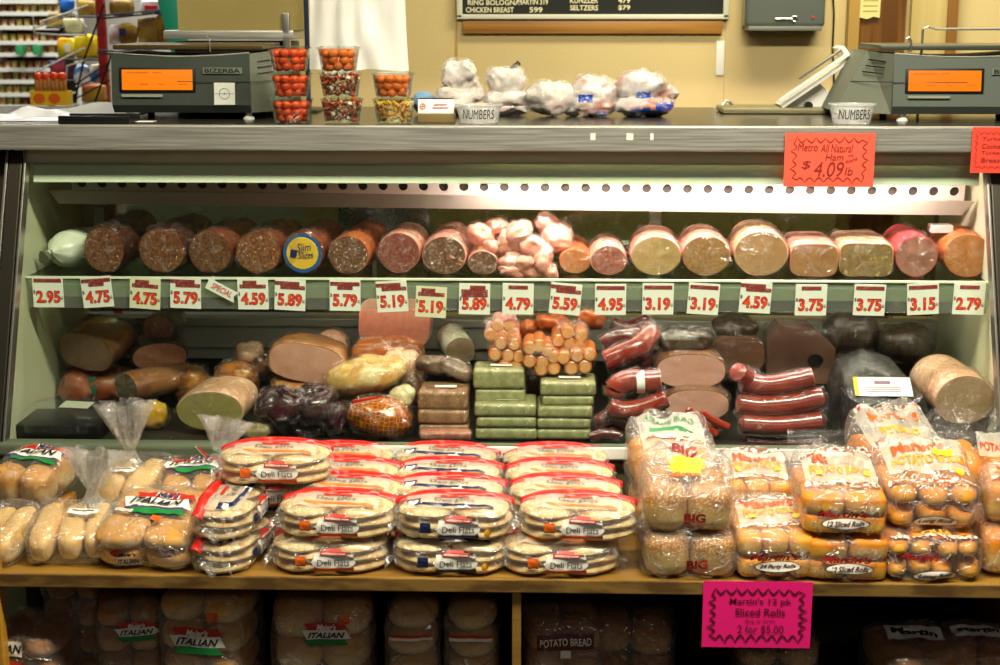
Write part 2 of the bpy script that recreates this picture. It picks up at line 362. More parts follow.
# ================================================================ the room behind
wx0 = at(300, 60, 1.7).x; wx1 = 2.2
struct('wall_back', gbox(wx1 - wx0, .1, 2.9, ((wx0 + wx1) / 2, 1.75, 1.45)), tanwall)
struct('wall_far', gbox(4.5, .1, 2.9, (-2.6, 5.2, 1.45)), mat('far_wall', 'b9b4a4', .8))
struct('trim_1', gbox(.006, .004, 1.6, (at(457, 60, 1.7).x, 1.699, 1.6)), mat('seam_paint', 'b8974f', .7))
struct('trim_2', gbox(.014, .006, 1.6, (at(727, 60, 1.7).x, 1.698, 1.6)), tanwall)
# wooden door at the right with frosted panel
dx0, dx1 = at(852, 20, 1.69).x, at(950, 20, 1.69).x
dr = tag(root('door_1', None, None, ((dx0 + dx1) / 2, 1.68, 0)), kind='structure')
dw = dx1 - dx0
mesh('door_frame', gbox(.035, .05, 2.1, (-dw / 2 + .0, 0, 1.05), .003), mat('tan_frame', 'a98640', .5), dr, False)
mesh('door_leaf', gbox(dw * .52, .03, 2.05, (-dw * .23, 0, 1.03)), mat('door_wood', '7a4f1d', .35, col2='5d3a12', scale=3, stretch=(12, 9, .7)), dr, False)
mesh('door_frame', gbox(.03, .05, 2.1, (dw * .5, 0, 1.05), .003), mat('brown_frame', '8a5c22', .5), dr, False)
mesh('side_light', gbox(dw * .36, .02, 2.05, (dw * .27, 0, 1.03)), mat('pale_panel', 'cdb87a', .5, col2='b5a060', scale=2, stretch=(6, 1, .2)), dr, False)
# ================================================================ price tags on the rail
cardm = mat('card_white', 'eef0e4', .6); cardy = mat('card_cream', 'e6e2c0', .6)
hdr = mat('header_strip', '8a2f2a', .6, col2='e8d8c8', scale=260, lo=.62, hi=.68, stretch=(1, 1, 1.6))
digit = mat('digit_red', 'f0281c', .5, col2='f58a2a', scale=45, lo=.5, hi=.75)
def price_tag(px, py, deg, txt, head, label, m=cardm, w=.0705, h=.0715):
    p = at(px, py, .246); t = root('price_tag', label, 'price tag', (p.x, .2475 - rnd.random() * .001, p.z), (0, R(deg), 0), 'price tags on the shelf rail')
    mesh('card', gbox(w, .0012, h), m, t, False)
    z = h / 2 - .009
    mesh('header_strip', gjoin(*[gbox(ww * w, .0006, .0085, (dx * w, -.0012, z - i * .009)) for i, (ww, dx) in enumerate(head)]), hdr, t, False)
    mesh('price_outline', gtext(txt, w * .80, h * .42, .048, 0, (0, -.0012, -h * .16)), blackink, t, False)
    mesh('price_digits', gtext(txt, w * .77, h * .38, .026, 0, (0, -.0018, -h * .16)), digit, t, False)
    mesh('dollar_sign', gtext('$', None, .009, .01, 0, (-w * .45, -.0012, 0)), blackink, t, False); mesh('unit_lettering', gtext('LB', None, .005, .02, 0, (w * .445, -.0012, -.014), 0, -PI / 2), blackink, t, False)
H1 = [(.9, 0)]; H2 = [(.95, 0), (.5, 0)]; H3 = [(.45, -.1), (.85, 0)]; H4 = [(.8, -.1), (.8, .08)]; H5 = [(.5, .1), (.85, 0), (.85, 0)]; HS = [(.62, 0)]
for a in [
    (48, 292, 0, '2.95', H1, 'price tag reading 2.95 under the white tied chub'),
    (97, 292, -4, '4.75', H2, 'tilted white price tag reading 4.75, second tag along the rail'),
    (145, 293.5, 4, '4.75', H3, 'cream price tag reading 4.75 beside the first 5.79 tag', cardy),
    (185.5, 293, 2, '5.79', H4, 'price tag reading 5.79 just before the SPECIAL arrow'),
    (253, 294, 0, '4.59', H3, 'price tag reading 4.59 touched by the SPECIAL arrow tip'),
    (290, 295, 3, '5.89', H4, 'price tag reading 5.89 under the log with the round yellow label'),
    (345, 295.5, 1, '5.79', H2, 'price tag reading 5.79 standing alone after the yellow label log'),
    (392, 296.5, -3, '5.19', H4, 'price tag reading 5.19, the higher of the two 5.19 tags'),
    (431, 302, 3, '5.19', H3, 'cream price tag reading 5.19 hung lower than its neighbours', cardy),
    (474.5, 299, 1, '5.89', H5, 'price tag reading 5.89 with a three line header strip'),
    (518, 299, 1, '4.79', HS, 'price tag reading 4.79 under the wrapped chicken pieces'),
    (565.5, 299, 5, '5.59', H4, 'tilted price tag reading 5.59 under the tied orange log'),
    (610.5, 299.5, 0, '4.95', H1, 'price tag reading 4.95 under the small reddish log'),
    (658, 299, 0, '3.19', H1, 'straight price tag reading 3.19 under the pale ivory faced log'),
    (703.5, 299, 3, '3.19', H1, 'tilted price tag reading 3.19 under the brown faced log'),
    (755.5, 297.5, 3, '4.59', H4, 'tilted price tag reading 4.59 under the beige faced log'),
    (811, 300, 0, '3.75', HS, 'price tag reading 3.75 under the shiny wrapped square loaf'),
    (869.5, 300, 1, '3.75', H1, 'price tag reading 3.75 under the speckled olive loaf'),
    (923, 299, -3, '3.15', H1, 'tilted price tag reading 3.15 under the red cased log'),
    (969, 299, 1, '2.79', HS, 'price tag reading 2.79 at the bright end of the rail')]:
    price_tag(*a[:5], a[5], **({'m': a[6]} if len(a) > 6 else {}))
p = at(222, 290, .246); t = root('arrow_tag', 'small white arrow shaped tag reading SPECIAL', 'tag', (p.x, .2465, p.z), (0, R(28), 0))
k = mpp(222, 290, .246)
mesh('card', gprism([(x * k, z * k) for x, z in [(-16, -6), (-16, -1), (-16, 3), (-19, 3), (-13, 9), (-10, 5), (16, 5), (13, 0), (16, -6)]], .0012), cardm, t, False)
mesh('lettering', gtext('SPECIAL', 22 * k, 6 * k, .01, .2, (0, -.002, 0)), red, t, False)

# ================================================================ hand lettered signs
def burst(w, h, n, m, th=.0012, dp=.006, y=-.0015):
    # ribbon of scallops with outward points around a w x h box
    per = []
    def add(a, b, nn, nx, nz_):
        for i in range(nn):
            k0, k1 = rnd.uniform(.65, 1.15), rnd.uniform(.65, 1.15)
            for s in range(6):
                t = (i + s / 6) / nn; q = s / 6; d = dp * (k0 * (1 - q) + k1 * q) * (1 - math.sin(PI * q)) ** .8
                j = rnd.uniform(-.0003, .0003)
                per.append((a[0] + (b[0] - a[0]) * t + nx * (d + j), a[1] + (b[1] - a[1]) * t + nz_ * (d + j)))
    add((-w / 2, h / 2), (w / 2, h / 2), n, 0, 1); add((w / 2, h / 2), (w / 2, -h / 2), m, 1, 0)
    add((w / 2, -h / 2), (-w / 2, -h / 2), n, 0, -1); add((-w / 2, -h / 2), (-w / 2, h / 2), m, -1, 0)
    N = len(per); V = []
    for i, (x, z) in enumerate(per):
        a, b = per[i - 1], per[(i + 1) % N]; tx, tz = b[0] - a[0], b[1] - a[1]; q = math.hypot(tx, tz) or 1
        f = th * (.45 + .55 * abs(math.sin(i * .52))) / 2; V += [(x - tz / q * f, y, z + tx / q * f), (x + tz / q * f, y, z - tx / q * f)]
    return V, [(2 * i, 2 * i + 1, (2 * i + 3) % (2 * N), (2 * i + 2) % (2 * N)) for i in range(N)]
def sheet(w, h, curl=.004, n=12):
    V = []; Fc = []
    for j in range(2):
        for i in range(n + 1):
            x = -w / 2 + w * i / n; V.append((x, 0, h / 2 - j * h))
    for i in range(n): Fc.append((i, i + 1, n + 2 + i, n + 1 + i))
    return V, Fc
opaper = mat('orange_red_paper', 'f5604a', .55, spec=.3); ppaper = mat('hot_pink_paper', 'ff1a86', .5); rpaper = mat('red_orange_paper', 'f04a38', .55)
sienna = mat('marker_sienna', '8e2416', .6); plum = mat('marker_plum', '5a0a24', .6)
k = mpp(829, 160, .21); p = at(829, 160, .21)
t = root('paper_sign', 'orange-red handwritten sign for ham at 4.09 a pound', 'sign', (p.x, .207, p.z))
mesh('paper', gbox(90 * k, .0008, 54 * k), opaper, t, False)
mesh('burst_border', burst(66 * k, 35 * k, 7, 4, .0022, .012), sienna, t, False)
T = lambda s, w, h, x, z, m=sienna, b=.0, sh=.15, r=0, par=None: mesh('lettering', gtext(s, w * k, h * k, b, sh, (x * k, -.0016, z * k), 0, r), m, par or t, False)
T('Metro', 20, 8, -22, 13); T('All Natural', 32, 8, 7, 12); T('Ham', 18, 7, 5, 3); T('the', 5, 3, 21, 5, r=.3); T('Works', 12, 4, 22, 0, r=.4)
T('$', 9, 9, -23, -5); T('4.09', 30, 15, 0, -9, sh=.2); T('lb', 8, 8, 20, -11)
k = mpp(990, 150, .21); p = at(992, 150, .21)
t = root('paper_sign', 'red sign cut off by the photo edge beside the bright scale', 'sign', (p.x, .207, p.z))
mesh('paper', gbox(42 * k, .0008, 46 * k), rpaper, t, False)
mesh('burst_border', burst(31 * k, 32 * k, 5, 5, .0012, .007), sienna, t, False)
for i, s in enumerate(['Turkey', 'Cooked', 'Turkey', 'Breast']): T(s, 22, 4.5, 0, 11 - 7 * i)
k = mpp(757, 615, -.445); p = at(757, 615, -.445)
t = root('paper_sign', 'hot pink sign for sliced rolls 2 for $5.00 on shelf edge', 'sign', (p.x, -.4435, p.z), (R(0), 0, 0))
mesh('paper', gbox(109 * k, .0008, 71 * k), ppaper, t, False)
mesh('burst_border', burst(84 * k, 44 * k, 8, 5, .004, .014), plum, t, False)
T('Martin\'s 12 pk', 62, 8, 3, 14, plum, .015, 0); T('Sliced Rolls', 50, 8, 3, 3, plum, .015, 0); T('(Reg. or WW)', 30, 4.5, 3, -7, plum, 0, 0); T('2 for $5.00', 46, 10, 4, -16, plum, .0, 0)
# small leftover tape bits on the fascia
for x, s in ((593, 6), (630, 8), (652, 4)):
    q = at(x, 137, .21); tag(mesh('tape_scrap', gbox(s * k, .001, 8 * k, (q.x, .2145, q.z)), mat('tape', 'e8e6dc', .5)), ['small', 'largest', 'tiny faint'][(593, 630, 652).index(x)] + ' white tape scrap stuck on the steel counter edge', 'tape', 'tape scraps on the counter edge')

# ================================================================ scales on the counter
lcdm = mat('amber_display', 'ff7f08', .5, emis=.95, spec=.2); lcdm.node_tree.nodes['Principled BSDF'].inputs['Base Color'].default_value = (.12, .03, .002, 1)
def scale(px0, px1, sgn, label, sticker):
    Y = .36; x0, x1 = at(px0, 100, Y).x, at(px1, 100, Y).x; w = x1 - x0; cx = (x0 + x1) / 2; h = .150; zf = .016
    t = root('counter_scale', label, 'scale', (cx, Y, ZT))
    # front body, top edge dips in the middle, tilted back a little
    rings = []; n = 14
    top = [h - .008 * math.sin(PI * i / n) - .0 for i in range(n + 1)]
    V = []; Fc = []
    for i in range(n + 1):
        x = -w / 2 + w * i / n
        V += [(x, .014, zf), (x, 0, zf + .018), (x, .012, top[i]), (x, .26, top[i] + .002), (x, .26, zf)]
    for i in range(n):
        for j in range(5):
            a, b = i * 5 + j, i * 5 + (j + 1) % 5; Fc.append((a, a + 5, b + 5, b))
    Fc += [(0, 1, 2, 3, 4), tuple(n * 5 + q for q in (4, 3, 2, 1, 0))]
    mesh('housing', (V, Fc), grey if sgn < 0 else dkgrey, t)
    # flared side cheek with vents
    s = sgn; bx, tx = (.058, .052) if s > 0 else (.112, .045)
    V = [(s * w / 2, .014, zf), (s * (w / 2 + bx), .10, zf), (s * (w / 2 + bx), .26, zf), (s * w / 2, .26, zf), (s * w / 2, .012, h), (s * (w / 2 + tx), .09, h + .006), (s * (w / 2 + tx), .26, h + .006), (s * w / 2, .26, h + .002)]
    mesh('side_cheek', (V, [(0, 1, 5, 4), (1, 2, 6, 5), (4, 5, 6, 7), (0, 3, 2, 1), (2, 3, 7, 6)]), mat('cheek_plastic', '6d7263', .5), t, False)
    def cheek(u, v, d=.002):   # point on the cheek's front plane
        A = Vector(V[0]).lerp(Vector(V[1]), u); B = Vector(V[4]).lerp(Vector(V[5]), u); q = A.lerp(B, v); nrm = (Vector(V[1]) - Vector(V[0])).cross(Vector(V[4]) - Vector(V[0])).normalized() * (-1 if s < 0 else 1)
        if nrm.y > 0: nrm = -nrm
        return q + nrm * d
    for v in (.86, .76, .66): mesh('vent_slot', gtube([cheek(.25, v), cheek(.8, v + .01)], .0016, 6), black, t)
    mesh('panel_seam', gtube([(-s * w * .02, -.0, .088), (s * w / 2, .002, .088)] + [cheek(1, .5, .0)], .0009, 6), black, t)
    # display
    dx = -s * w * .18
    if s < 0: dx = -w / 2 + (944 - px0) / (px1 - px0) * w
    else: dx = -w / 2 + (158 - px0) / (px1 - px0) * w
    tilt = math.atan2(.012, h - .034)
    b = mesh('display_bezel', gx(gbox(.176, .004, .056, (0, 0, 0), .002), (dx, .0045, .091), (-tilt, 0, 0)), black, t)
    mesh('display_screen', gx(gbox(.163, .003, .046, (0, -.0022, 0), .001), (dx, .0045, .091), (-tilt, 0, 0)), lcdm, b)
    dd = mat('display_ink', 'b85a08', .5, emis=.35)
    mesh('display_text', gx(gjoin(*[gbox(ww, .001, .0028, (xx, -.0042, zz)) for ww, xx, zz in ((.05, -.045, .014), (.02, .0, .014), (.02, -.03, -.012), (.012, .01, -.012), (.02, .06, -.012))]), (dx, .0045, .093), (-tilt, 0, 0)), dd, b)
    mesh('label_strip', gx(gbox(.095, .001, .006, (-.035, -.004, -.038)), (dx, .0045, .093), (-tilt, 0, 0)), mat('strip_grey', '8b8d80', .5), t)
    mesh('name_plate', gx(gbox(.090, .001, .014), ((w / 2 - .062) if s > 0 else (dx + .15), .0045, .112), (-tilt, 0, 0)), mat('plate_grey', '6c7468', .4), t)
    mesh('maker_lettering', gx(gtext('BIZERBA', .082, .0100, .03, 0), ((w / 2 - .062) if s > 0 else (dx + .15), .0032, .112), (-tilt, 0, 0)), blackink, t)
    if sticker:
        st = mesh('seal_sticker', gx(gbox(.048, .001, .05), (w / 2 - .058, -.0005, .060), (-tilt, 0, 0)), mat('sticker_white', 'cfd2c8', .5), t)
        mesh('sticker_mark', gx(gjoin(gtube([(.012 * math.cos(a), -.0015, .012 * math.sin(a)) for a in [i * PI / 8 for i in range(17)]], .0004, 4), gbox(.044, .0006, .0008, (0, -.001, 0)), gbox(.003, .0008, .003, (0, -.0012, 0))), (w / 2 - .058, -.0005, .060), (-tilt, 0, 0)), blackink, st)
    for x in (-w / 2 + .03, w / 2 - .01):
        mesh('foot', gloft([[(q * math.cos(2 * PI * j / 16) + x, q * math.sin(2 * PI * j / 16) + .03, z) for j in range(16)] for q, z in ((.013, 0), (.012, .005), (.007, .008), (.008, .018))]), wplast, t)
        mesh('foot', gcyl(.009, .018, 12, (x, .22, 0)), black, t)
    mesh('rim_trim', gtube([(-w / 2 + w * i / n, .012, top[i] + .002) for i in range(n + 1)], .0018, 6), alu, t)
    mesh('weighing_tray', gbox(w + .03, .23, .012, (.012 * s, .15, h + .014), .004), mat('tray_bronze', '5e4d2d' if s > 0 else '575a4f', .35, .5), t)
    ex = (w / 2 - .10) if s > 0 else (-w / 2 + .035)
    mesh('tray_hook', gtube([(ex - .006, .03, h + .034), (ex, .03, h + .038), (ex + .005, .03, h + .03), (ex + .006, .03, h + .004)], .0022, 8), alu, t)
    return t
scale(112, 250, 1, 'dark scale with amber display and white seal sticker beside the candy tubs', True)
scale(893, 1035, -1, 'grey-green scale with amber display beside the white slicer', False)
# second platter machine behind the left scale with the cardboard box on it
x0, x1 = at(172, 35, .74).x, at(300, 35, .74).x
t = root('platform_scale', 'low black machine with a steel platter behind the dark scale', 'scale', ((x0 + x1) / 2, .74, ZT))
w = x1 - x0; zp = at(200, 29, .74).z - ZT
mesh('base', gbox(w * .9, .14, zp - .03, (0, .02, (zp - .03) / 2), .006), black, t)
mesh('platter', gbox(w, .18, .022, (0, .0, zp - .013), .005), steel, t)
for i, (x, m_) in enumerate(((-.12, red), (-.06, orange))): mesh('indicator_light', gx(gcyl(.004, .003, 12), (x, -.052, zp - .045), (PI / 2, 0, 0)), m_, t)
mesh('riser_post', gbox(.018, .02, .09, (w / 2 - .02, -.08, zp - .005), .003), alu, t)
kraft = mat('cardboard', '988850', .8, col2='90804a', scale=4)
b0 = at(186, 28, .74); b1 = at(302, 28, .74)
t = root('cardboard_box', 'tan cardboard box sitting on the steel platter', 'box', ((b0.x + b1.x) / 2, .74, ZT + zp - .002))
mesh('carton', gbox(b1.x - b0.x, .16, .2, (0, 0, .1)), kraft, t, False); mesh('packing_tape', gbox(.05, .163, .001, (0, 0, .2005)), mat('tape_tan', 'b89a55', .3), t, False)

# ================================================================ hanging white bags
x0 = at(305, 60, .62).x
t = root('bag_stand', 'dark blue upright stand holding the white shopping bags', 'stand', (x0, .66, ZT))
mesh('upright', gtube([(0, 0, .004), (0, 0, .36)], .006, 10), mat('blue_enamel', '25385c', .4), t); mesh('base', gbox(.06, .12, .008, (.0, 0, .004), .002), steel_dark, t)
mesh('arm', gtube([(0, 0, .352), (.26, 0, .352)], .005, 10), alu, t)
xa, xb = at(310, 70, .62).x, at(407, 70, .62).x; zb_ = at(350, 70, .62).z; wp_ = mat('white_bag_plastic', 'f2f0ea', .35, spec=.4, sss=.1)
t = root('shopping_bag_bundle', 'bundle of white plastic shopping bags hanging over the counter', 'bags', ((xa + xb) / 2, .63, zb_))
V = []; Fc = []; nx, nzz = 44, 26; w = xb - xa
for s in (0, 1):
    for j in range(nzz):
        for i in range(nx):
            u, v = i / (nx - 1), j / (nzz - 1); x = (u - .5) * w * (1.02 - .10 * v); z = v * .30
            y = (-1 if s == 0 else 1) * (.008 + .028 * math.sin(PI * u) * (1 - v * .7)) + .016 * nz((x * 3, s, z), 9, s) + .009 * math.sin(u * 26 + 2 * math.sin(v * 5)) * v * (.7)
            V.append((x, y, z + (.006 * nz((x, 0, 0), 14) if j == 0 else 0)))
    b = s * nx * nzz
    for j in range(nzz - 1):
        for i in range(nx - 1):
            q = b + j * nx + i; Fc.append((q, q + 1, q + nx + 1, q + nx))
B2 = nx * nzz
for j in range(nzz - 1): Fc += [(j * nx, (j + 1) * nx, B2 + (j + 1) * nx, B2 + j * nx), (j * nx + nx - 1, (j + 1) * nx + nx - 1, B2 + (j + 1) * nx + nx - 1, B2 + j * nx + nx - 1)]
for i in range(nx - 1): Fc.append((i, i + 1, B2 + i + 1, B2 + i))
mesh('bag_bundle', (V, Fc), wp_, t)
for x in (-.05, .05): mesh('handle_loop', gtube([(x - .02, .0, .27), (x - .015, 0, .345), (x, .0, .372), (x + .015, 0, .345), (x + .02, 0, .27)], .006, 8), wp_, t)

# ================================================================ candy tubs
def tub_geo(r0=.037, r1=.0465, h=.051):
    out = [[(q * math.cos(2 * PI * j / 32), q * math.sin(2 * PI * j / 32), z) for j in range(32)] for q, z in ((r0, .001), (r0 + .002, .004), (r1, h), (r1 - .0012, h), (r0 + .0005, .004))]
    return gloft(out, True, True)
candy_o = mat('orange_candy', 'ff8434', .35, spec=.5); candy_r = mat('red_orange_candy', 'fa5a26', .35)
candy_w = mat('candy_corn_mix', 'f3e3c6', .4, col2='8a3a12', scale=70, lo=.45, hi=.5, tri=('e2491c', 55, .55)); candy_y = mat('candy_corn_yellow', 'ffc400', .35, col2='fff0b0', scale=70, lo=.5, hi=.55, tri=('f5820f', 60, .56))
stemg = mat('candy_green', '3b7a25', .5)
pump = mesh('candy_proto', gblob(.0112, .0112, .0098, 2.1, 14, 9), candy_o); cds = {}
for nm, g, m_ in (('o', gblob(.0112, .0112, .0098, 2.1, 14, 9), candy_o), ('r', gblob(.0112, .0112, .0098, 2.1, 14, 9), candy_r), ('w', gx(gcyl(.0078, .020, 8, r2=.002), (0, 0, -.009), (0, 0, 0), (1, .6, 1)), candy_w), ('y', gx(gcyl(.0070, .017, 8, r2=.002), (0, 0, -.008), (0, 0, 0), (1, .7, 1)), candy_y)):
    cds[nm] = mesh('candy_shape', g, m_).data
for o in [o for o in COL.objects if o.name.startswith('candy_')]: bpy.data.objects.remove(o)
tubd = {'tub_wall': None, 'lid': None}
def candy_tub(px, Y, lev, kind, label, clab):
    x = at(px, 110, Y).x; z = ZT + lev * .0565
    t = root('candy_tub', label, 'tub', (x, Y, z), group='candy tubs on the counter')
    if tubd['tub_wall'] is None:
        tubd['tub_wall'] = mesh('tub_wall', tub_geo(), clear, t).data; tubd['lid'] = mesh('lid', gjoin(gcyl(.0490, .0030, 32, (0, 0, .051)), gcyl(.042, .002, 32, (0, 0, .054))), clear, t).data
    else:
        for nm in ('tub_wall', 'lid'):
            o = bpy.data.objects.new(nm, tubd[nm]); COL.objects.link(o); o.parent = t
    big = kind in 'or'; n = 34 if big else 60; r = random.Random(int(px) + lev)
    k = 0; step = .0200 if big else .0125; lay = 3 if big else 4
    for l in range(lay):
        zz = .0122 + l * (.0142 if big else .0112); R1 = .0255 + l * .0028 + (0 if big else .002)
        for ring_, cnt in ((R1, int(2 * PI * R1 / step)), (R1 * .55, 4 if l == lay - 1 else 0)):
            for i in range(cnt):
                a = 2 * PI * i / cnt + l * .5 + r.uniform(-.1, .1)
                if math.sin(a) > .35 and l < lay - 1: continue
                o = bpy.data.objects.new('pumpkin_candy' if big else 'candy_corn', cds[kind]); COL.objects.link(o)
                o.location = (x + ring_ * math.cos(a), Y + ring_ * math.sin(a), z + zz + r.uniform(-.001, .001))
                o.rotation_euler = (r.uniform(-.5, .5), r.uniform(-.5, .5), 0) if big else (r.uniform(0, 6), r.uniform(0, 6), r.uniform(0, 6))
                tag(o, clab, 'candy', clab.split(' in ')[1] if ' in ' in clab else 'candies'); k += 1
for a in ((292, .285, 0, 'r', 'bottom tub of red-orange candy beside the dark scale', 'red-orange candy in the bottom tub beside the dark scale'),
          (291.5, .285, 1, 'r', 'middle tub of red-orange candy beside the dark scale', 'red-orange candy in the middle tub beside the dark scale'),
          (291, .285, 2, 'r', 'top tub of red-orange candy beside the dark scale', 'red-orange candy in the top tub beside the dark scale'),
          (342, .285, 0, 'w', 'bottom tub of brown and white candy corn', 'brown white candy corn in the bottom tub of the middle stack'),
          (341, .285, 1, 'w', 'middle tub of brown and white candy corn', 'brown white candy corn in the middle tub of the middle stack'),
          (340, .285, 2, 'o', 'tub of orange candies on top of the candy corn stack', 'orange candy in the top tub above brown candy corn'),
          (394, .285, 0, 'y', 'tub of yellow and white candy corn under an orange tub', 'yellow candy corn in the bottom tub beside the card holder'),
          (393.5, .285, 1, 'o', 'tub of orange candies on top of the yellow candy corn', 'orange candy in the upper tub above yellow candy corn')):
    candy_tub(*a)

# ================================================================ small things on the counter
k = mpp(435, 110, .30)
t = root('card_holder', 'small wooden holder with a white business card', 'card holder', (at(436, 110, .3).x, .3, ZT))
mesh('base', gbox(37 * k, .03, 9 * k, (0, .01, 4.5 * k), .002), mat('holder_wood', '7d6a3e', .5), t); mesh('back', gbox(35 * k, .006, 24 * k, (0, .016, 12 * k), .001), steel_dark, t)
cdm = mesh('business_card', gx(gbox(36 * k, .001, 14 * k), (0, .004, 16 * k), (R(-12), 0, 0)), white, t)
mesh('card_print', gx(gjoin(gtube([(-.03 + .006 * math.cos(a), -.001, .006 * math.sin(a)) for a in [i * PI / 6 for i in range(13)]], .0008, 5), gtext('DELI', .02, .004, 0, 0, (-.03, -.0012, 0)) if False else gbox(.007, .0008, .002, (-.03, -.001, 0)), gbox(.03, .0006, .0014, (.01, -.001, .004)), gbox(.036, .0006, .0014, (.01, -.001, -.003))), (0, .0025, 16 * k), (R(-12), 0, 0)), red, cdm)
cloudy = film('cloudy_plastic', base=.08, edge=.2, crk=.05, haze=.35)
def cup(px, Y, rx, h, label, txt):
    k = mpp(px, 115, Y); t = root('ticket_cup', label, 'cup', (at(px, 110, Y).x, Y, ZT))
    mesh('cup_wall', gloft([[(q * k * math.cos(2 * PI * j / 32), q * .7 * k * math.sin(2 * PI * j / 32), z * k) for j in range(32)] for q, z in ((rx * .82, .3), (rx * .98, h - 2), (rx * 1.04, h - 1.5), (rx * 1.04, h), (rx * .96, h), (rx * .8, 1))]), cloudy, t)
    g = gtext(txt, rx * 1.35 * k, h * .5 * k, .0, .1); mesh('lettering', ([(x, -math.sqrt(max(0, 1 - (x / (rx * k)) ** 2)) * rx * .7 * k * .97 - .001, z + h * .5 * k) for x, y, z in g[0]], g[1]), blackink, t, False)
    return t
cup(479, .29, 23, 19, 'clear plastic cup marked NUMBERS beside the card holder', 'NUMBERS')
cup(852, .30, 23, 20, 'clear plastic cup marked NUMBERS beside the grey-green scale', 'NUMBERS')
wadm = mat('thin_white_bag', 'd9d0c8', .55, col2='cfa898', scale=12, lo=.5, hi=.75, bump=.3, bscale=26, sss=.2)
FILMW = film('wad_film', base=.02, edge=.25, crk=.3, haze=.10, rough=.2, bump=.5)
def wad(name, px, py0, py1, wpx, Y, label, seed, lobes=((0, 0, 1, 1),), m=wadm, blue=(), cat='bag'):
    k = mpp(px, py1, Y); h = (py1 - py0) * k; w = wpx * k
    t = root(name, label, cat, (at(px, py1, Y).x, Y, ZT), group='bagged items on the counter')
    g = gjoin(*[gx(gblob(.5 * a, .36 * a, .5 * b, 2.3, 40, 26), (x, 0, z)) for x, z, a, b in lobes]) 
    g = gx(g, (0, 0, 0), (0, 0, 0), (w, w * .9, h)); zmin = min(v[2] for v in g[0])
    g = gnoise(gnoise(g, .0045, 20, seed, True), .0022, 55, seed, True); zm = min(v[2] for v in g[0]); g = ([(x, y, max(z - zm - .002, 0)) for x, y, z in g[0]], g[1])
    b = mesh('bag', g, m, t)
    if blue:
        from mathutils.bvhtree import BVHTree
        bv = BVHTree.FromPolygons(g[0], g[1])
        for bx, bz, br in blue:
            V = []; Fc = []; n = 9
            for j in range(n):
                for i in range(n):
                    x = (bx + (i / (n - 1) - .5) * br) * w; z = (bz + (j / (n - 1) - .5) * br * .6) * h
                    hit = bv.ray_cast(Vector((x, -1, z)), Vector((0, 1, 0))); y = hit[0].y - .0015 if hit[0] else 0
                    V.append((x, y, z))
            for j in range(n - 1):
                for i in range(n - 1):
                    if nz((i, j, seed), .9) > -.25: Fc.append((j * n + i, j * n + i + 1, (j + 1) * n + i + 1, (j + 1) * n + i))
            mesh('bag_print', (V, Fc), mat('blue_print', '1e4fc0', .4), b)
    mesh('outer_film', gnoise(gx(g, (0, 0, -.0), (0, 0, 0), (1.05, 1.05, 1.04)), .004, 18, seed + 5, True), FILMW, t)
wad('bagged_bundle', 459, 60, 110, 46, .52, 'tallest white bagged bundle, two lobed, beside the clear cup', 1, ((-.08, .25, .85, .55), (.0, .72, .72, .55), (.35, .42, .35, .35)))
wad('bagged_bundle', 506, 70, 113, 46, .52, 'white bagged bundle with a metal clip standing behind it', 2, ((0, .70, .85, .6), (.0, .3, 1, .45), (0, .1, .9, .3)))
wad('bagged_bundle', 551, 83, 116, 50, .50, 'low plain white bagged bundle in the middle of the row', 3, ((.0, .5, 1, 1), (.35, .3, .5, .6)))
meatbag = mat('meat_through_bag', 'd8d0cc', .35, col2='b87058', scale=12, lo=.44, hi=.6, bump=.4, bscale=26)
wad('bagged_bundle', 595, 76, 116, 46, .50, 'clear bagged meat with two blue printed patches', 4, ((0, .62, .9, .7), (0, .3, 1, .6)), meatbag, ((-.22, .47, .3), (.12, .08, .25)))
wad('bagged_bundle', 645, 70, 115, 60, .50, 'largest clear bag with a pointed loose top and blue print', 5, ((-.08, .65, .85, .6), (.0, .27, 1, .5), (.38, .5, .3, .3)), meatbag, ((-.05, .5, .24), (.3, .25, .3), (.0, .08, .5)))
t = root('metal_clip', 'small metal bracket sticking up behind the bagged bundle', 'bracket', (at(513, 60, .62).x, .62, ZT))
mesh('blade', gx(gbox(.012, .004, .055, (0, 0, .0), .001), (-.005, 0, .105), (0, R(50), 0)), steel_dark, t); mesh('stem', gtube([(.012, 0, 0), (.012, 0, .12)], .004, 8), alu, t)
t = root('wall_hook', 'bent steel strip standing on the counter below the white plate', 'bracket', (at(728, 108, .7).x, .7, ZT))
mesh('strip', gtube([(-.022, 0, .002), (-.005, 0, .026), (.004, .0, .022), (.022, 0, .002)], .004, 6), alu, t)
t = root('cloth', 'light blue cloth heap behind the orange candy tub', 'cloth', (at(424, 105, .55).x, .55, ZT))
mesh('fabric', gnoise(gx(gblob(.03, .03, .028, 2.2, 24, 16), (0, 0, .028)), .005, 30, 3, True), mat('blue_cloth', '6d94b8', .8), t)
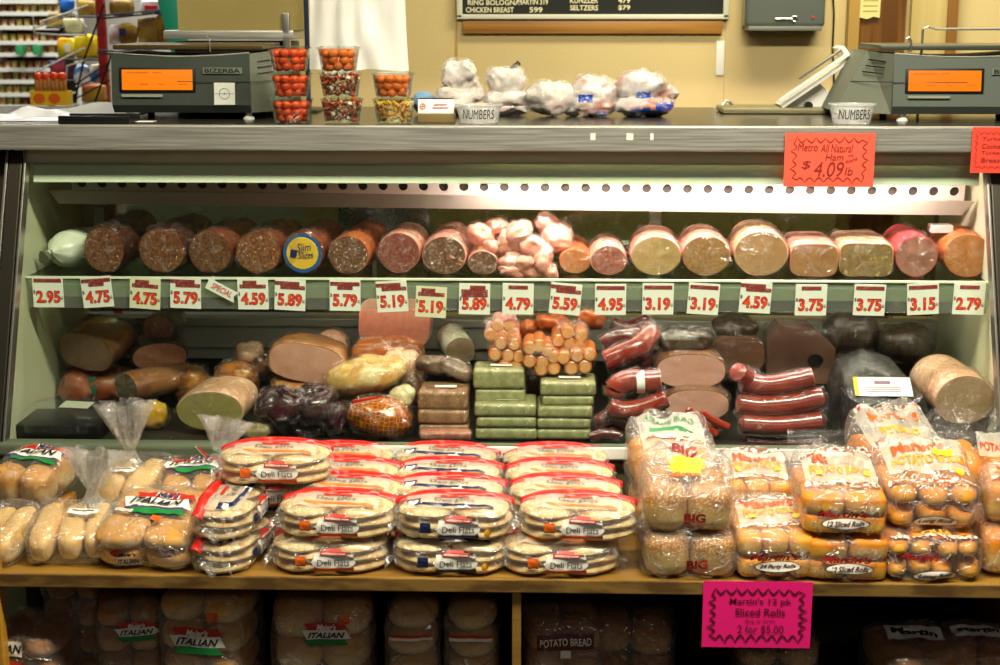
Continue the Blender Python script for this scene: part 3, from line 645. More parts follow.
# plastic wrap sheets and papers at the left end
def rumple(w, d, h, n=26, seed=0, f=14):
    V = []; Fc = []
    for j in range(n):
        for i in range(n):
            x, y = (i / (n - 1) - .5) * w, (j / (n - 1) - .5) * d; e = math.sin(PI * i / (n - 1)) * math.sin(PI * j / (n - 1))
            V.append((x + .004 * nz((x, y, 0), 20, seed), y, max(.0015, h * e * (.5 + nz((x, y, 0), f, seed)))))
    for j in range(n - 1):
        for i in range(n - 1): Fc.append((j * n + i, j * n + i + 1, (j + 1) * n + i + 1, (j + 1) * n + i))
    return V, Fc
tag(mesh('paper_sheet', rumple(.26, .26, .05, seed=3, f=6), mat('deli_paper', 'd5d8c8', .5), loc=(at(85, 100, .52).x, .60, ZT), solid=.0006), 'rumpled pale deli paper lying beside the dark scale', 'paper')
tag(mesh('plastic_sheet', rumple(.24, .2, .03, seed=5), mat('white_sheet', 'dfe0ea', .3), loc=(at(32, 110, .40).x, .40, ZT), solid=.0006), 'crumpled white plastic sheet at the end of the counter', 'plastic sheet')
tag(mesh('dark_tray', gjoin(gbox(.16, .08, .006, (0, 0, .003), .002), gbox(.16, .006, .018, (0, -.04, .009), .002), gbox(.16, .006, .018, (0, .04, .009), .002)), black, loc=(at(100, 118, .28).x, .275, ZT)), 'flat dark tray on the counter in front of the dark scale', 'tray')
tag(mesh('paper_scrap', rumple(.05, .04, .012, seed=8, n=14), white, loc=(at(144, 118, .3).x, .30, ZT), solid=.0005), 'small white paper scrap under the dark scale', 'paper')
# slicer
wen = mat('white_enamel', 'eeece4', .3, coat=.4)
t = root('meat_slicer', 'white enamel slicer with slanted food carriage', 'slicer', (at(800, 112, .66).x, .66, ZT))
mesh('base', gbox(.34, .14, .014, (-.03, 0, .008), .006), mat('slicer_base', '8b8464', .35, .5), t)
d = Vector((at(848, 58, .66).x - at(778, 112, .66).x, 0, at(848, 58, .66).z - ZT - .016)); th = math.atan2(d.z, d.x); c0 = Vector((at(778, 112, .66).x - at(800, 112, .66).x, 0, .016)) + d / 2
mesh('carriage_table', gx(gbox(d.length, .10, .012, (0, 0, 0), .003), c0, (0, -th, 0)), wen, t)
mesh('carriage_rail', gx(gbox(d.length * .98, .012, .010, (0, -.058, .016), .002), c0, (0, -th, 0)), wen, t)
mesh('carriage_rod', gx(gbox(d.length * .60, .008, .006, (.03, -.058, .034), .001), c0, (0, -th, 0)), alu, t)
mesh('end_stop', gx(gbox(.012, .11, .045, (d.length / 2 - .005, 0, .014), .002), c0, (0, -th, 0)), wen, t)
mesh('side_guard', gprism([(-.055, .014), (.085, .014), (.065, .05), (.028, .086), (-.015, .05)], .012, 0), wen, t)
mesh('knob', gx(gcyl(.010, .014, 16), (.015, -.02, .018), (PI / 2, 0, 0)), black, t)
tag(mesh('textured_box', gbox(.06, .06, .14, (0, 0, .07), .006), mat('mesh_white', 'd8d4ca', .6, bump=.8, bscale=70), loc=(at(856, 100, .72).x, .72, ZT)), 'small white textured box behind the grey-green scale', 'box')
t = root('wire_rod', 'thin steel rod with hook above the grey-green scale', 'rod', (at(921, 60, .5).x, .50, ZT))
zr = at(921, 29, .5).z - ZT; mesh('rod', gtube([(0, 0, .0), (0, 0, zr), (.012, 0, zr + .006), (.03, 0, zr), (.24, 0, zr)], .003, 8), alu, t)

# ================================================================ on the back wall
Yw = 1.70; k = mpp(590, 15, Yw)
b0, b1 = at(457, 20, Yw), at(728, 16, Yw); bw = b1.x - b0.x; fb = at(590, 18, Yw).z
t = root('menu_board', 'black letter board with white frame and oak rail', 'menu board', ((b0.x + b1.x) / 2, Yw, fb))
mesh('felt', gbox(bw - .01, .01, .30, (0, -.008, .15)), mat('felt_black', '161812', .8), t, False)
mesh('frame', gjoin(gbox(bw, .02, .015, (0, -.012, .004), .003), gbox(.018, .02, .3, (-bw / 2 + .009, -.012, .15), .003), gbox(.018, .02, .3, (bw / 2 - .009, -.012, .15), .003)), mat('frame_white', 'd8d6c2', .4), t)
mesh('oak_rail', gbox(259 * k, .018, 12.5 * k, (0, -.009, -9 * k), .002), wood, t)
ivory = mat('ivory_letters', 'e8e0b8', .5)
for s, x, z, w in (('RING BOLOGNA', 494, 2.5, 52), ('MARTIN 319', 533, 2, 30), ('CHICKEN BREAST', 490, 9.8, 48), ('599', 536, 9.8, 13), ('KUNZLER', 584, .5, 28), ('SELTZERS', 584, 7.8, 28), ('479', 624, .5, 12), ('$79', 624, 7.8, 12)):
    q = at(x, z, Yw); mesh('menu_letters', gtext(s, w * k, 5.2 * k, .02, 0, (q.x - (b0.x + b1.x) / 2, -.0145, q.z - fb)), ivory, t, False)
t = root('towel_dispenser', 'grey plastic dispenser on the tan wall', 'dispenser', (at(780, 20, Yw).x, Yw, at(780, 30, Yw).z))
mesh('housing', gbox(78 * k, .10, .25, (0, -.05, .135), .015, 4), mat('smoke_plastic', '5c625c', .25, coat=.4), t); mesh('tray', gbox(72 * k, .11, .014, (0, -.052, .006), .004), mat('tray_grey', '74786e', .4), t)
mesh('lock_emblem', gx(gjoin(gtube([(-.03, 0, 0), (.02, 0, 0)], .003, 6), gtube([(.028 + .008 * math.cos(a), 0, .008 * math.sin(a)) for a in [i * PI / 5 for i in range(9)]], .0025, 6)), (.0, -.103, .035)), alu, t)
mesh('indicator_light', gx(gcyl(.004, .003, 10), (.085, -.1, .04), (PI / 2, 0, 0)), red, t)
tag(mesh('wall_plate', gbox(8 * k, .004, 34 * k, (0, -.002, 0), .0005), white, loc=(at(720, 58, Yw).x, Yw, at(720, 58, Yw).z)), 'narrow white strip stuck on the tan wall seam', 'wall plate')
tag(mesh('power_cord', gtube([(at(833, y, Yw).x + .002 * math.sin(y * .1), Yw - .006, at(833, y, Yw).z) for y in range(-60, 200, 12)], .003, 6), black), 'black cord hanging down the tan wall behind the slicer', 'cord')
q = at(870, 8, 1.66); t = root('note_paper', 'yellowish note taped on the wooden door', 'note', (q.x, 1.655, q.z))
mesh('sheet', gprism([(-.032, -.028), (-.01, -.034), (.012, -.026), (.030, -.03), (.032, .09), (-.03, .09)], .001), mat('note_yellow', 'd8cf86', .6), t, False); mesh('scribble', gjoin(*[gbox(.045, .0006, .003, (0, -.0016, .055 - i * .016)) for i in range(5)]), mat('pencil', 'a59a5a', .6), t, False)

# ================================================================ the shop beyond, far left
YF = 4.3
sw = mat('shelf_wire_white', 'd6d6cc', .4)
x0, x1 = at(-14, 60, YF).x, at(62, 60, YF).x
t = root('store_shelving', 'white wire shelving holding rows of small tubs in the shop beyond', 'shelving', ((x0 + x1) / 2, YF, 0))
kf = mpp(30, 60, YF); zs = [at(30, y, YF).z for y in (118, 106, 94, 81, 69, 54, 42, 27, 13, 1, -12)]
mesh('back_panel', gbox(x1 - x0, .02, 2.3, (0, .28, 1.15)), mat('shelf_back', '5c5848', .6), t)
for x in (-(x1 - x0) / 2, (x1 - x0) / 2): mesh('upright', gbox(.025, .03, 2.3, (x, .25, 1.15)), sw, t)
for z in zs: mesh('wire_shelf', gjoin(gbox(x1 - x0, .26, .006, (0, .12, z - .004)), gbox(x1 - x0, .008, .02, (0, -.012, z - .003))), sw, t)
cm = [mat('tub_' + n, c, .4, col2=c2, scale=40) for n, c, c2 in (('sand', 'c9b36a', '8f7a34'), ('olive', '8a8a3c', 'b8a85a'), ('brown', '6a3f22', '9a6a3a'), ('amber', 'c08a3c', 'e0c88a'), ('rose', 'a86a4a', 'd8c0a0'))]
tubs = [mesh('snack_tub', gloft([[(q * 3.2 * kf * math.cos(2 * PI * j / 12), q * 3.2 * kf * math.sin(2 * PI * j / 12), z * kf) for j in range(12)] for q, z in ((.82, 0), (1, 6.5), (1.05, 6.6), (1.05, 7.4))]), m_).data for m_ in cm]
for o in [o for o in COL.objects if o.name.startswith('snack_tub')]: bpy.data.objects.remove(o)
for i, z in enumerate(zs[:-1]):
    for j in range(10 if i not in (2, 3, 4) else 9):
        o = bpy.data.objects.new('snack_tub', tubs[(i * 3 + (j // 2) * 2 + rnd.randint(0, 1)) % 5]); COL.objects.link(o); o.location = (x0 + (3.8 + j * 7.6) * kf, YF + .03, z)
        o.scale = (1, 1, 1.05); tag(o, 'small plastic tub of dried goods on the white wire shelving', 'tub', 'snack tubs in the shop beyond')
gg = mat('carton_green', '2a8a52', .5)
for px, py in ((26, 48), (43, 47)):
    tag(mesh('green_carton', gbox(7 * kf, .05, 9 * kf, (0, 0, 4.5 * kf), .002), gg, loc=(at(px, 54, YF).x, YF - .07, zs[5] - .0)), ('first' if px < 30 else 'second') + ' green carton standing on the white wire shelving', 'carton')
# nearer rack of snacks
YR = 2.7; kr = mpp(60, 60, YR)
def rp(px, py, Y=YR): return at(px, py, Y)
cr = root('wire_rack', 'dark wire rack with slanted arms in front of the shop shelving', 'rack', (rp(80, 110).x, YR, 0))
def rt(name, pts, r, m_): mesh(name, gtube([Vector(p_) - cr.location for p_ in pts], r, 6), m_, cr)
rt('rack_arm', [rp(75, 100), rp(84, 60), rp(104, 4)], .004, black); rt('rack_arm', [rp(95, 102), rp(108, 66), rp(112, 50)], .004, black)
for xa_, xb_, yy in ((58, 99, 16.5), (46, 64, 27.5), (62, 86, 34.5), (48, 67, 74.5), (64, 80, 80.5), (56, 100, 59.5)): rt('rack_shelf_wire', [rp(xa_, yy, 3.25), rp(xb_, yy, 3.25)], .006, black); rt('rack_shelf_wire', [rp(xb_, yy, 3.25), rp(xb_, yy, 3.45)], .004, black)
for y0, y1 in ((82, 62), (86, 70), (96, 80)): rt('rack_shelf_wire', [rp(70, y0 + 6), rp(110, y1)], .003, black)
rt('hanger_wire', [rp(35, 72), rp(60, 60), rp(84, 48)], .004, sw); rt('hanger_wire', [rp(66, 82), rp(67, 66), rp(85, 60)], .004, sw)
rt('hanger_wire', [rp(33, 16), rp(34, 33), rp(60, 35), rp(86, 35), rp(87, 28), rp(74, 14), rp(34, 28)], .004, sw); rt('hanger_wire', [rp(40, 22), rp(64, 14), rp(88, 5)], .004, sw)
for y in (16, 19, 50, 53): rt('rack_shelf_wire', [rp(97, y), rp(118, y - 2 if y < 30 else y + 2), rp(160, y - 6 if y < 30 else y - 5)], .004, mat('wire_slate', '3c4a5c', .4, .4))
rt('rack_post', [rp(80, 400), rp(80, 112)], .008, black)
tag(mesh('red_post', gbox(8.5 * kr, .03, 2.4, (0, 0, 1.2), .003), mat('red_paint', 'a01c18', .4), loc=(rp(103, 50, 2.9).x, 2.9, 0)), 'red painted upright post of the shop rack', 'post')
def snack(px0, py0, px1, py1, Y, m_, label, cat='package', bulge=.4, rot=0, name='snack_bag', prints=()):
    k = mpp(px0, py0, Y); w = (px1 - px0) * k; h = (py1 - py0) * k; c = at((px0 + px1) / 2, (py0 + py1) / 2, Y)
    t = root(name, label, cat, c, (0, R(rot), 0), 'packages on the shop rack')
    mesh('wrapper', gnoise(gblob(w / 2, w * bulge / 2, h / 2, 5, 20, 14), .004, 30, px0), m_, t)
    for x, z, ww, hh, mm in prints: mesh('print_patch', gbox(ww * w, .004, hh * h, (x * w, -w * bulge / 2 - .001, z * h)), mm, t)
    return t
mblue = mat('package_blue', '1c5ca8', .4); mwhite = mat('package_white', 'd8dce0', .35, col2='c0a8a8', scale=20); mbrown = mat('package_brown', '6b4a20', .4, col2='a88a3a', scale=16); myel = mat('package_yellow', 'e0c818', .4, col2='c8a010', scale=14); mgold = mat('package_gold', 'b8962c', .4, col2='7a5a1a', scale=14)
snack(58, 38, 76, 58, 3.3, mat('package_orange', 'e8a020', .4, col2='d8d020', scale=18), 'orange and yellow snack bag behind the pretzel rods', prints=((.1, 0, .3, .4, white),))
snack(76, 35, 99, 60, 3.3, myel, 'bright yellow snack bag beside the red post')
snack(60, 0, 74, 12, 3.3, mblue, 'blue package at the top of the shop rack'); snack(78, 0, 97, 16, 3.3, mgold, 'golden package at the top of the rack beside the red post')
snack(48, 14, 62, 27, 3.4, mbrown, 'brown package behind the white hanger wires'); snack(64, 18, 84, 34, 3.4, mat('package_cream', 'b8b48a', .5, col2='8a865a', scale=14), 'cream package behind the white hanger wires')
snack(50, 60, 66, 74, 3.3, mat('package_navy', '26336b', .4, col2='9a3030', scale=16), 'navy package just above the pretzel rods'); snack(66, 62, 78, 80, 3.3, mat('package_plum', '5a2a3a', .4, col2='3a2030', scale=12), 'plum package beside the slanted rack wire')
snack(110, 0, 134, 16, 3.0, mbrown, 'brown package on the upper wire shelf beside the red post'); snack(142, 0, 178, 14, 3.0, mwhite, 'white package with red patch on the upper wire shelf', prints=((-.2, -.1, .35, .4, red), (.15, -.3, .5, .25, mblue)))
snack(109, 24, 120, 44, 3.0, mwhite, 'tall narrow white package beside the red post'); snack(119, 24, 138, 44, 3.0, mgold, 'gold package with blue mark on the lower wire shelf', prints=((-.25, .1, .35, .35, navy),))
snack(138, 18, 158, 44, 3.0, mbrown, 'dark brown package in the middle of the lower wire shelf'); snack(157, 14, 179, 44, 3.0, mgold, 'gold package with blue oval on the lower wire shelf', prints=((.1, .2, .35, .25, navy), (.25, -.2, .35, .25, navy)))
snack(75, 66, 90, 84, 2.9, mat('package_bluewhite', '2a6ab8', .4, col2='e8ecf0', scale=12, lo=.45, hi=.55), 'blue and white package below the yellow bag'); snack(90, 64, 108, 82, 2.95, mat('package_bluecream', 'd0ccb0', .4, col2='2a6ab8', scale=10, lo=.5, hi=.6), 'cream and blue package below the red post')
snack(82, 84, 110, 102, 2.9, mat('package_redgold', 'a83020', .4, col2='c8a040', scale=12), 'red and gold package low beside the dark scale')
tl = at(181, 14, 1.5); tag(mesh('teal_board', gbox(.06, .012, .7, (0, 0, 0), .002), mat('teal_paint', '0f8a72', .5), loc=(tl.x, 1.5, 1.40), rot=(0, R(-12), 0)), 'teal board edge standing behind the cardboard box', 'board')
# pretzel rods in a yellow counter tray
pr = root('display_tray', 'yellow cardboard tray holding pretzel rod packs', 'tray', (rp(52, 105, 2.2).x, 2.2, at(52, 105, 2.2).z)); kp = mpp(52, 100, 2.2)
mesh('tray', gx(gjoin(gbox(36 * kp, .004, 14 * kp, (0, -.03, 7 * kp)), gbox(36 * kp, .004, 14 * kp, (0, .03, 7 * kp)), gbox(.004, .06, 14 * kp, (-18 * kp, 0, 7 * kp)), gbox(.004, .06, 14 * kp, (18 * kp, 0, 7 * kp)), gbox(36 * kp, .06, .003, (0, 0, .002)))), yel, pr, False)
mesh('tray_print', gjoin(gx(gcyl(5 * kp, .001, 20), (-9 * kp, -.033, 7 * kp), (PI / 2, 0, 0), (1.2, 1, 1)), gx(gcyl(5 * kp, .001, 20), (6 * kp, -.033, 7 * kp), (PI / 2, 0, 0), (1.2, 1, 1))), orange, pr)
mesh('shelf_bracket', gbox(.02, .02, pr.location.z, (0, 0, -pr.location.z / 2)), black, pr)
rodm = mat('pretzel_brown', '9a5a1c', .4, col2='c88a3a', scale=30); rodt = mat('orange_wrap', 'e84a18', .35)
for i in range(4):
    t = root('pretzel_pack', 'pack of pretzel rods with orange top, ' + ('first', 'second', 'third', 'fourth')[i] + ' in the yellow tray', 'pretzel pack', pr.location + Vector(((-12 + i * 8) * kp, 0, .006)), group='pretzel rod packs')
    for dx in (-1.8, 1.8): mesh('pretzel_rods', gblob(2.0 * kp, 2.0 * kp, 13 * kp, 4, 10, 8, c=(dx * kp, 0, 13.5 * kp)), rodm, t)
    mesh('wrapper_top', gnoise(gblob(4 * kp, 3.4 * kp, 4 * kp, 2.5, 14, 8, c=(0, 0, 26 * kp)), .002, 40, i), rodt, t)
# ================================================================ meats
FD = {}
def face(n, c, c2, sc=60, lo=.45, hi=.6, rough=.45, kind='noise', tri=None, bump=.15):
    FD[n] = mat('cut_' + n, c, rough, col2=c2, scale=sc, lo=lo, hi=hi, kind=kind, tri=tri, bump=bump, bscale=120, coat=.15)
face('sweet', '5f3418', '855028', 110, .4, .62, tri=('c08a52', 160, .64))
face('sweet_dark', '54300f', '7a4a22', 120, .4, .62, tri=('b98850', 170, .64))
face('speck_brown', '6d3a1e', '8f5a30', 120, .42, .6, tri=('caa060', 150, .60))
face('speck_red', '7a3530', '96554a', 120, .42, .6, tri=('caa088', 160, .62))
face('speck_dark', '5e3a2a', '7e5640', 130, .42, .6, tri=('d8c0a0', 150, .60))
face('rose', 'b06a5c', '8f4f45', 110, .42, .62, tri=('dcb0a0', 150, .64))
face('ivory', 'b89c64', 'aa8e58', 30, .4, .7); face('tan', 'a8804e', '8f6a40', 120, .42, .62, tri=('d0b080', 160, .66))
face('beige', 'b69068', 'a47c54', 20, .4, .7); face('ham', 'c48a72', 'd9a890', 14, .35, .7)
face('loaf_tan', 'a87a4c', '946a40', 14, .4, .7); face('olive_loaf', '927848', '7e663a', 50, .4, .6, tri=('c2ae68', 60, .60))
face('mottled', 'b07a6c', '8c5850', 22, .4, .6); face('orange_bol', 'b9783e', 'a8682f', 90, .4, .65, tri=('d8a070', 160, .64))
face('grey_ham', '9a7060', '84594a', 10, .35, .7); face('pink', 'd08a72', 'c47a64', 60, .4, .7)
face('pale_turkey', 'cdb49a', 'bf9f84', 10, .35, .7); face('green_ham', 'a09a5c', '8e8450', 12, .35, .7); face('dark_face', '4a3422', '5a4029', 20, .4, .7)
face('bologna', 'b59a80', 'a4876c', 60, .4, .7, tri=('caa88a', 40, .6)); face('pinkham', 'd3a090', 'c08a78', 12, .35, .7, tri=('a8705e', 9, .60))
CS = {n: mat('casing_' + n, c, .35, col2=c2, scale=12, coat=.3, bump=.1, bscale=30) for n, c, c2 in (
    ('darkred', '3a140c', '551f12'), ('redbrown', '6e2c14', '8f4820'), ('orange', 'd2763a', 'c05f28'), ('pink', 'dc8c80', 'eab0a4'), ('rosy', 'd88a76', 'eab4a4'),
    ('red', 'd83a48', 'c82a38'), ('tanpink', 'd8a888', 'e4bca4'), ('rind', 'b87838', '8a5424'), ('gold', 'c88a30', 'a8661c'), ('ivory', 'dcd2a8', 'cfc294'),
    ('brown', '6a3a1e', '8a5a30'), ('dark', '241a12', '3a2a1a'), ('amber', 'd0923c', 'b8701c'), ('white', 'dfe3d2', 'cfd5c0'))}
yfilm = film('casing_film', tint=(.99, .95, .88), base=.015, edge=.34, crk=.20, haze=.015, scale=20, rough=.13, bump=.6)
def axis_rot(yaw, pitch): return (R(pitch), 0, R(yaw))
def log(name, px, py, rx, ry, Y, L, yaw, fm, cs, label, cat='deli meat', pitch=0, p=2.0, taper=.96, film_=None, group=None, roll=0, rim=1.0, floor_=None, bulge=.03, rise=0, clip=0, neck=0):
    """cut log: face centred at the pixel, body running back; returns the root"""
    k = mpp(px, py, Y); a, b = rx * k, ry * k; c = at(px, py, Y)
    b = b * 1.04
    zb = c.z - b
    if floor_ is not None: zb = floor_; 
    t = root(name, label, cat, (c.x, Y, zb), (R(pitch), R(roll), R(-yaw)), group)
    n = 40; e = 2 / p
    def ring(y, s, dz=0):
        out = []
        for j in range(n):
            th = 2 * PI * j / n; x = a * s * spow(math.cos(th), e); z = b * s * spow(math.sin(th), e)
            out.append((x, y, z + b + dz + rise * y))
        return out
    m = 12; rings = [ring(.0004, .96), ring(0, .985), ring(.003, 1.0)]
    for i in range(1, m + 1):
        u = i / m; s = (1 - (1 - taper) * u) * (1 + bulge * math.sin(PI * u)); rings.append(ring(.003 + u * L, s))
    for q in (.9, .68, .35): rings.append(ring(L + (1 - q) * .03 + .003, taper * q))
    body = mesh('casing', gnoise(gloft(rings, True, True), .0012, 30, px), CS[cs], t)
    fr = [ring(-.0012, s * rim) for s in (.958, .9, .6, .3)]
    mesh('cut_face', gnoise(gloft(fr, False, True), .0005, 60, px), FD[fm], t)
    if film_ is not False:
        fr = [[(x, y - .002, z) for x, y, z in ring(-.003, .9)]] + [ring(-.003, 1.0)] + [ring(.004 + L * u, 1.03 * (1 - (1 - taper) * u) * (1 + bulge * math.sin(PI * u)) + .02) for u in [i / 16 for i in range(17)]] + [ring(L + .03, .55), ring(L + .045 + neck, .2), ring(L + .07 + neck, .38)]
        g = gnoise(gloft(fr, True, False), .0035, 38, px + 3, True); g = ([(x, y, max(z, -.0005)) for x, y, z in g[0]], g[1])
        mesh('plastic_wrap', g, film_ or yfilm, t)
    return t
SG = 'cut logs and loaves on the upper shelf'
def s_log(*a, **k):
    k.setdefault('floor_', ZS + .0005); k.setdefault('group', SG); return log(*a, **k)
# tied white chub
t = root('liverwurst_chub', 'white cased chub with a gathered tied end, alone at the shelf end', 'deli meat', (at(52, 256, .33).x, .33, ZS), (0, 0, R(-28)), SG)
k = mpp(55, 255, .33); rr = 19 * k; rings = []
for u, s in ((-.012, .16), (-.004, .10), (.0, .14), (.008, .45), (.02, .75), (.04, .95), (.07, 1.02), (.11, 1.0), (.15, .9), (.18, .6), (.19, .2)):
    rings.append([(rr * s * math.cos(2 * PI * j / 36) * (1 + (.10 if u < .03 else .012) * math.sin(j * 2.2) * (1 if j % 2 else -1)), u, rr * s * math.sin(2 * PI * j / 36) * (1 + (.06 if u < .03 else 0) * math.cos(j * PI)) + rr) for j in range(36)])
mesh('casing', gloft(rings), CS['white'], t); mesh('tie_clip', gx(gloft([[(.006 * math.cos(2 * PI * j / 12), y, .006 * math.sin(2 * PI * j / 12)) for j in range(12)] for y in (-.008, .002)]), (0, 0, rr)), alu, t)
mesh('casing_tail', gnoise(gx(gcyl(.004, .022, 16, r2=.018), (0, -.006, rr - .003), (R(110), 0, 0)), .004, 90, 2), mat('tail_grey', '6a6a5a', .4), t)
s_log('sweet_bologna', 104.5, 252, 21, 22.5, .31, .24, 5, 'sweet', 'darkred', 'dark red log beside the white chub, face under the 4.75 tag', pitch=2)
s_log('sweet_bologna', 162, 253, 24, 22, .31, .24, 5, 'sweet', 'darkred', 'brown faced log with a shiny crumpled wrap behind the cream 4.75 tag')
s_log('sweet_bologna', 210, 254, 22, 20.5, .31, .24, 6, 'sweet_dark', 'redbrown', 'brown faced log above the 5.79 tag beside the SPECIAL arrow')
s_log('sweet_bologna', 258, 256, 23, 20, .31, .24, 5, 'speck_brown', 'redbrown', 'speckled brown faced log touching the log with the yellow label')
sl = s_log('deli_log', 303, 258, 21, 20, .31, .24, 5, 'sweet', 'redbrown', 'log whose face carries a round yellow and blue label')
k = mpp(303, 258, .31); r_ = 19.5 * k
lb = mesh('round_label', gx(gcyl(r_, .0012, 48), (0, -.0035, 20 * k * 1.04), (PI / 2, 0, 0)), mat('label_blue', '245a9a', .4), sl)
mesh('scalloped_ring', gx(gloft([[(r_ * q * (1 + .03 * (j % 2)) * math.cos(2 * PI * j / 48), r_ * q * (1 + .03 * (j % 2)) * math.sin(2 * PI * j / 48), z) for j in range(48)] for q, z in ((.82, 0), (.80, .001))]), (0, -.0048, 20 * k * 1.04), (PI / 2, 0, 0)), mat('label_yellow', 'e0b83a', .4), lb)
mesh('label_lettering', gx(gjoin(gtext('Slim', r_ * .75, r_ * .42, .0, .3, (.004, 0, r_ * .32), 0, .1), gtext('Slices', r_ * .8, r_ * .36, .0, .3, (.008, 0, -r_ * .08), 0, .1)), (0, -.007, 20 * k * 1.04)), navy, lb)
mesh('label_emblem', gx(gbox(r_ * .34, .0006, r_ * .42), (-r_ * .45, -.0068, 20 * k * 1.02), (0, R(8), 0)), navy, lb)
s_log('beef_log', 348.5, 259, 20.5, 18.5, .31, .27, 4, 'speck_dark', 'orange', 'log with long orange casing and dark speckled face above the lone 5.79 tag', bulge=.05)
s_log('salami_log', 399, 258, 21.5, 19.5, .33, .18, 3, 'speck_red', 'rosy', 'short reddish speckled log above the higher 5.19 tag')
s_log('beef_log', 444, 260, 22, 18.5, .31, .25, 1, 'speck_dark', 'pink', 'log with glossy pink casing and dark face above the cream 5.19 tag', bulge=.04)
s_log('salami_log', 482.5, 267, 15, 11.5, .31, .2, 0, 'speck_dark', 'pink', 'smallest round log on the upper shelf, beside the wrapped chicken pieces')
s_log('tied_log', 575, 267, 16, 12, .33, .22, 0, 'orange_bol', 'orange', 'orange cased log with a wrinkled twisted wrap beside the chicken pieces', neck=.01)
s_log('bologna_log', 608.5, 265, 18, 14.5, .31, .20, 0, 'rose', 'rosy', 'small log with reddish grainy face between the orange log and the ivory log')
s_log('bologna_log', 656, 261, 25, 19, .31, .20, 2, 'ivory', 'pink', 'log with pale ivory face and crinkled pink casing', film_=None)
s_log('bologna_log', 706, 261, 24.5, 19.5, .31, .20, 2, 'tan', 'pink', 'log with brown grainy face beside the ivory faced log')
s_log('bologna_log', 761, 258, 27, 22, .31, .20, 3, 'beige', 'tanpink', 'log with smooth beige face beside the shiny wrapped square loaf')
s_log('square_loaf', 814, 264, 24, 16, .31, .20, 4, 'loaf_tan', 'pink', 'square loaf with tan face under a shiny pink wrapping', p=4.2)
s_log('square_loaf', 866, 264, 27, 16.5, .31, .20, 4, 'olive_loaf', 'tanpink', 'square loaf with olive green speckled face', p=5)
s_log('bologna_log', 916, 261, 21, 20, .31, .20, 3, 'mottled', 'red', 'log with red casing and mottled rosy face')
s_log('bologna_log', 967, 261, 23.5, 21, .31, .20, 4, 'orange_bol', 'orange', 'log with orange casing and orange brown face at the bright shelf end')
# wrapped chicken pieces
chm = mat('pink_poultry', 'd89c88', .3, col2='c07c62', scale=16, coat=.4); chend = mat('poultry_end', 'c08058', .4, col2='a86848', scale=40)
for i, (px, py, rx, ry, rot, Y) in enumerate(((481, 235, 12, 9, 20, .36), (495, 228, 10, 9, -20, .40), (506, 243, 8, 11, 10, .36), (488, 247, 11, 7, -15, .34), (520, 237, 11, 14, -10, .36), (533, 248, 12, 10, 30, .34), (548, 226, 9, 13, -35, .42), (556, 240, 12, 12, 15, .38), (543, 262, 8, 13, 5, .33), (513, 263, 12, 9, 30, .33), (526, 266, 9, 9, -30, .32), (509, 254, 11, 7, 10, .36), (550, 271, 7, 7, 0, .31), (537, 272, 11, 5, -10, .31), (497, 256, 10, 9, -40, .40), (512, 272, 11, 6, 15, .31), (562, 233, 8, 8, 0, .45))):
    k = mpp(px, py, Y); c = at(px, py, Y)
    t = root('chicken_piece', 'pink wrapped chicken piece in the heap, ' + ('front' if Y < .335 else 'middle' if Y < .37 else 'back') + ' of the heap' , 'deli meat', c, (0, R(rot), R(rot * .5)), 'wrapped chicken pieces heaped on the upper shelf')
    g = gnoise(gnoise(gblob(rx * k * 1.2, ry * k * 1.3, ry * k * 1.2, 2.1, 34, 22), .006, 30, i), .0018, 55, i, True)
    mesh('piece', g, chm, t); mesh('wrap', gnoise(gx(g, sc=1.08), .004, 40, i, True), FILM, t)
t = root('plastic_bag', 'empty folded bluish plastic bag behind the long orange log', 'bag', (at(385, 240, .62).x, .60, ZS))
V = []; Fc = []; n = 22
for j in range(n):
    for i in range(n):
        u, v = i / (n - 1), j / (n - 1); V.append(((u - .5) * .26 * (1 - .15 * v), .018 * math.sin(u * 9 + v * 3) + .02 * nz((u, v, 0), 3), v * (.145 - .05 * (u > .5) * (u - .5))))
for j in range(n - 1):
    for i in range(n - 1): Fc.append((j * n + i, j * n + i + 1, (j + 1) * n + i + 1, (j + 1) * n + i))
mesh('bag_sheet', (V, Fc), film('blue_bag', tint=(.62, .75, .9), haze=.22, edge=.3), t, solid=.0008)

# ---------------------------------------------------------------- lower deck
DG = None
def d_log(*a, **k): return log(*a, **k)
def lump(name, px, py, rx, ry, Y, m, label, dy=None, rot=0, seed=1, amp=.006, fr=18, p=2.3, wrap=yfilm, cat='deli meat', group=None, fa=.002, extra=None, ridge=False, yaw=0, wamp=.006):
    k = mpp(px, py, Y); c = at(px, py, Y); a, b = rx * k, ry * k; d = (dy * k if dy else (a + b) / 2)
    t = root(name, label, cat, (c.x, Y + d * .4, c.z), (0, R(rot), R(yaw)), group)
    g = gnoise(gnoise(gblob(a, d, b, p, 44, 28), amp, fr, seed, ridge), fa, 70, seed)
    o = mesh('meat', g, m, t)
    if wrap: mesh('plastic_wrap', gnoise(gx(g, sc=1.05), wamp, 24, seed + 9, True), wrap, t)
    return t
netm = mat('netted_brown', '2e2216', .4, col2='4a3a26', scale=55, kind='net', lo=.0, hi=.12, coat=.25, bump=.4, bscale=50)
glazed = mat('glazed_net', 'd88a28', .25, col2='94440c', scale=95, kind='net', lo=.02, hi=.10, coat=.8)
roast = mat('roast_skin', 'a86a28', .3, col2='6a3812', scale=22, lo=.4, hi=.62, coat=.5, tri=('d8a860', 14, .60))
paleskin = mat('turkey_skin', 'e2bd74', .3, col2='cf9440', scale=11, lo=.42, hi=.6, coat=.4, tri=('e8d8a8', 9, .55))
orangerind = mat('orange_rind', 'c86e18', .3, col2='a85210', scale=8, coat=.5)
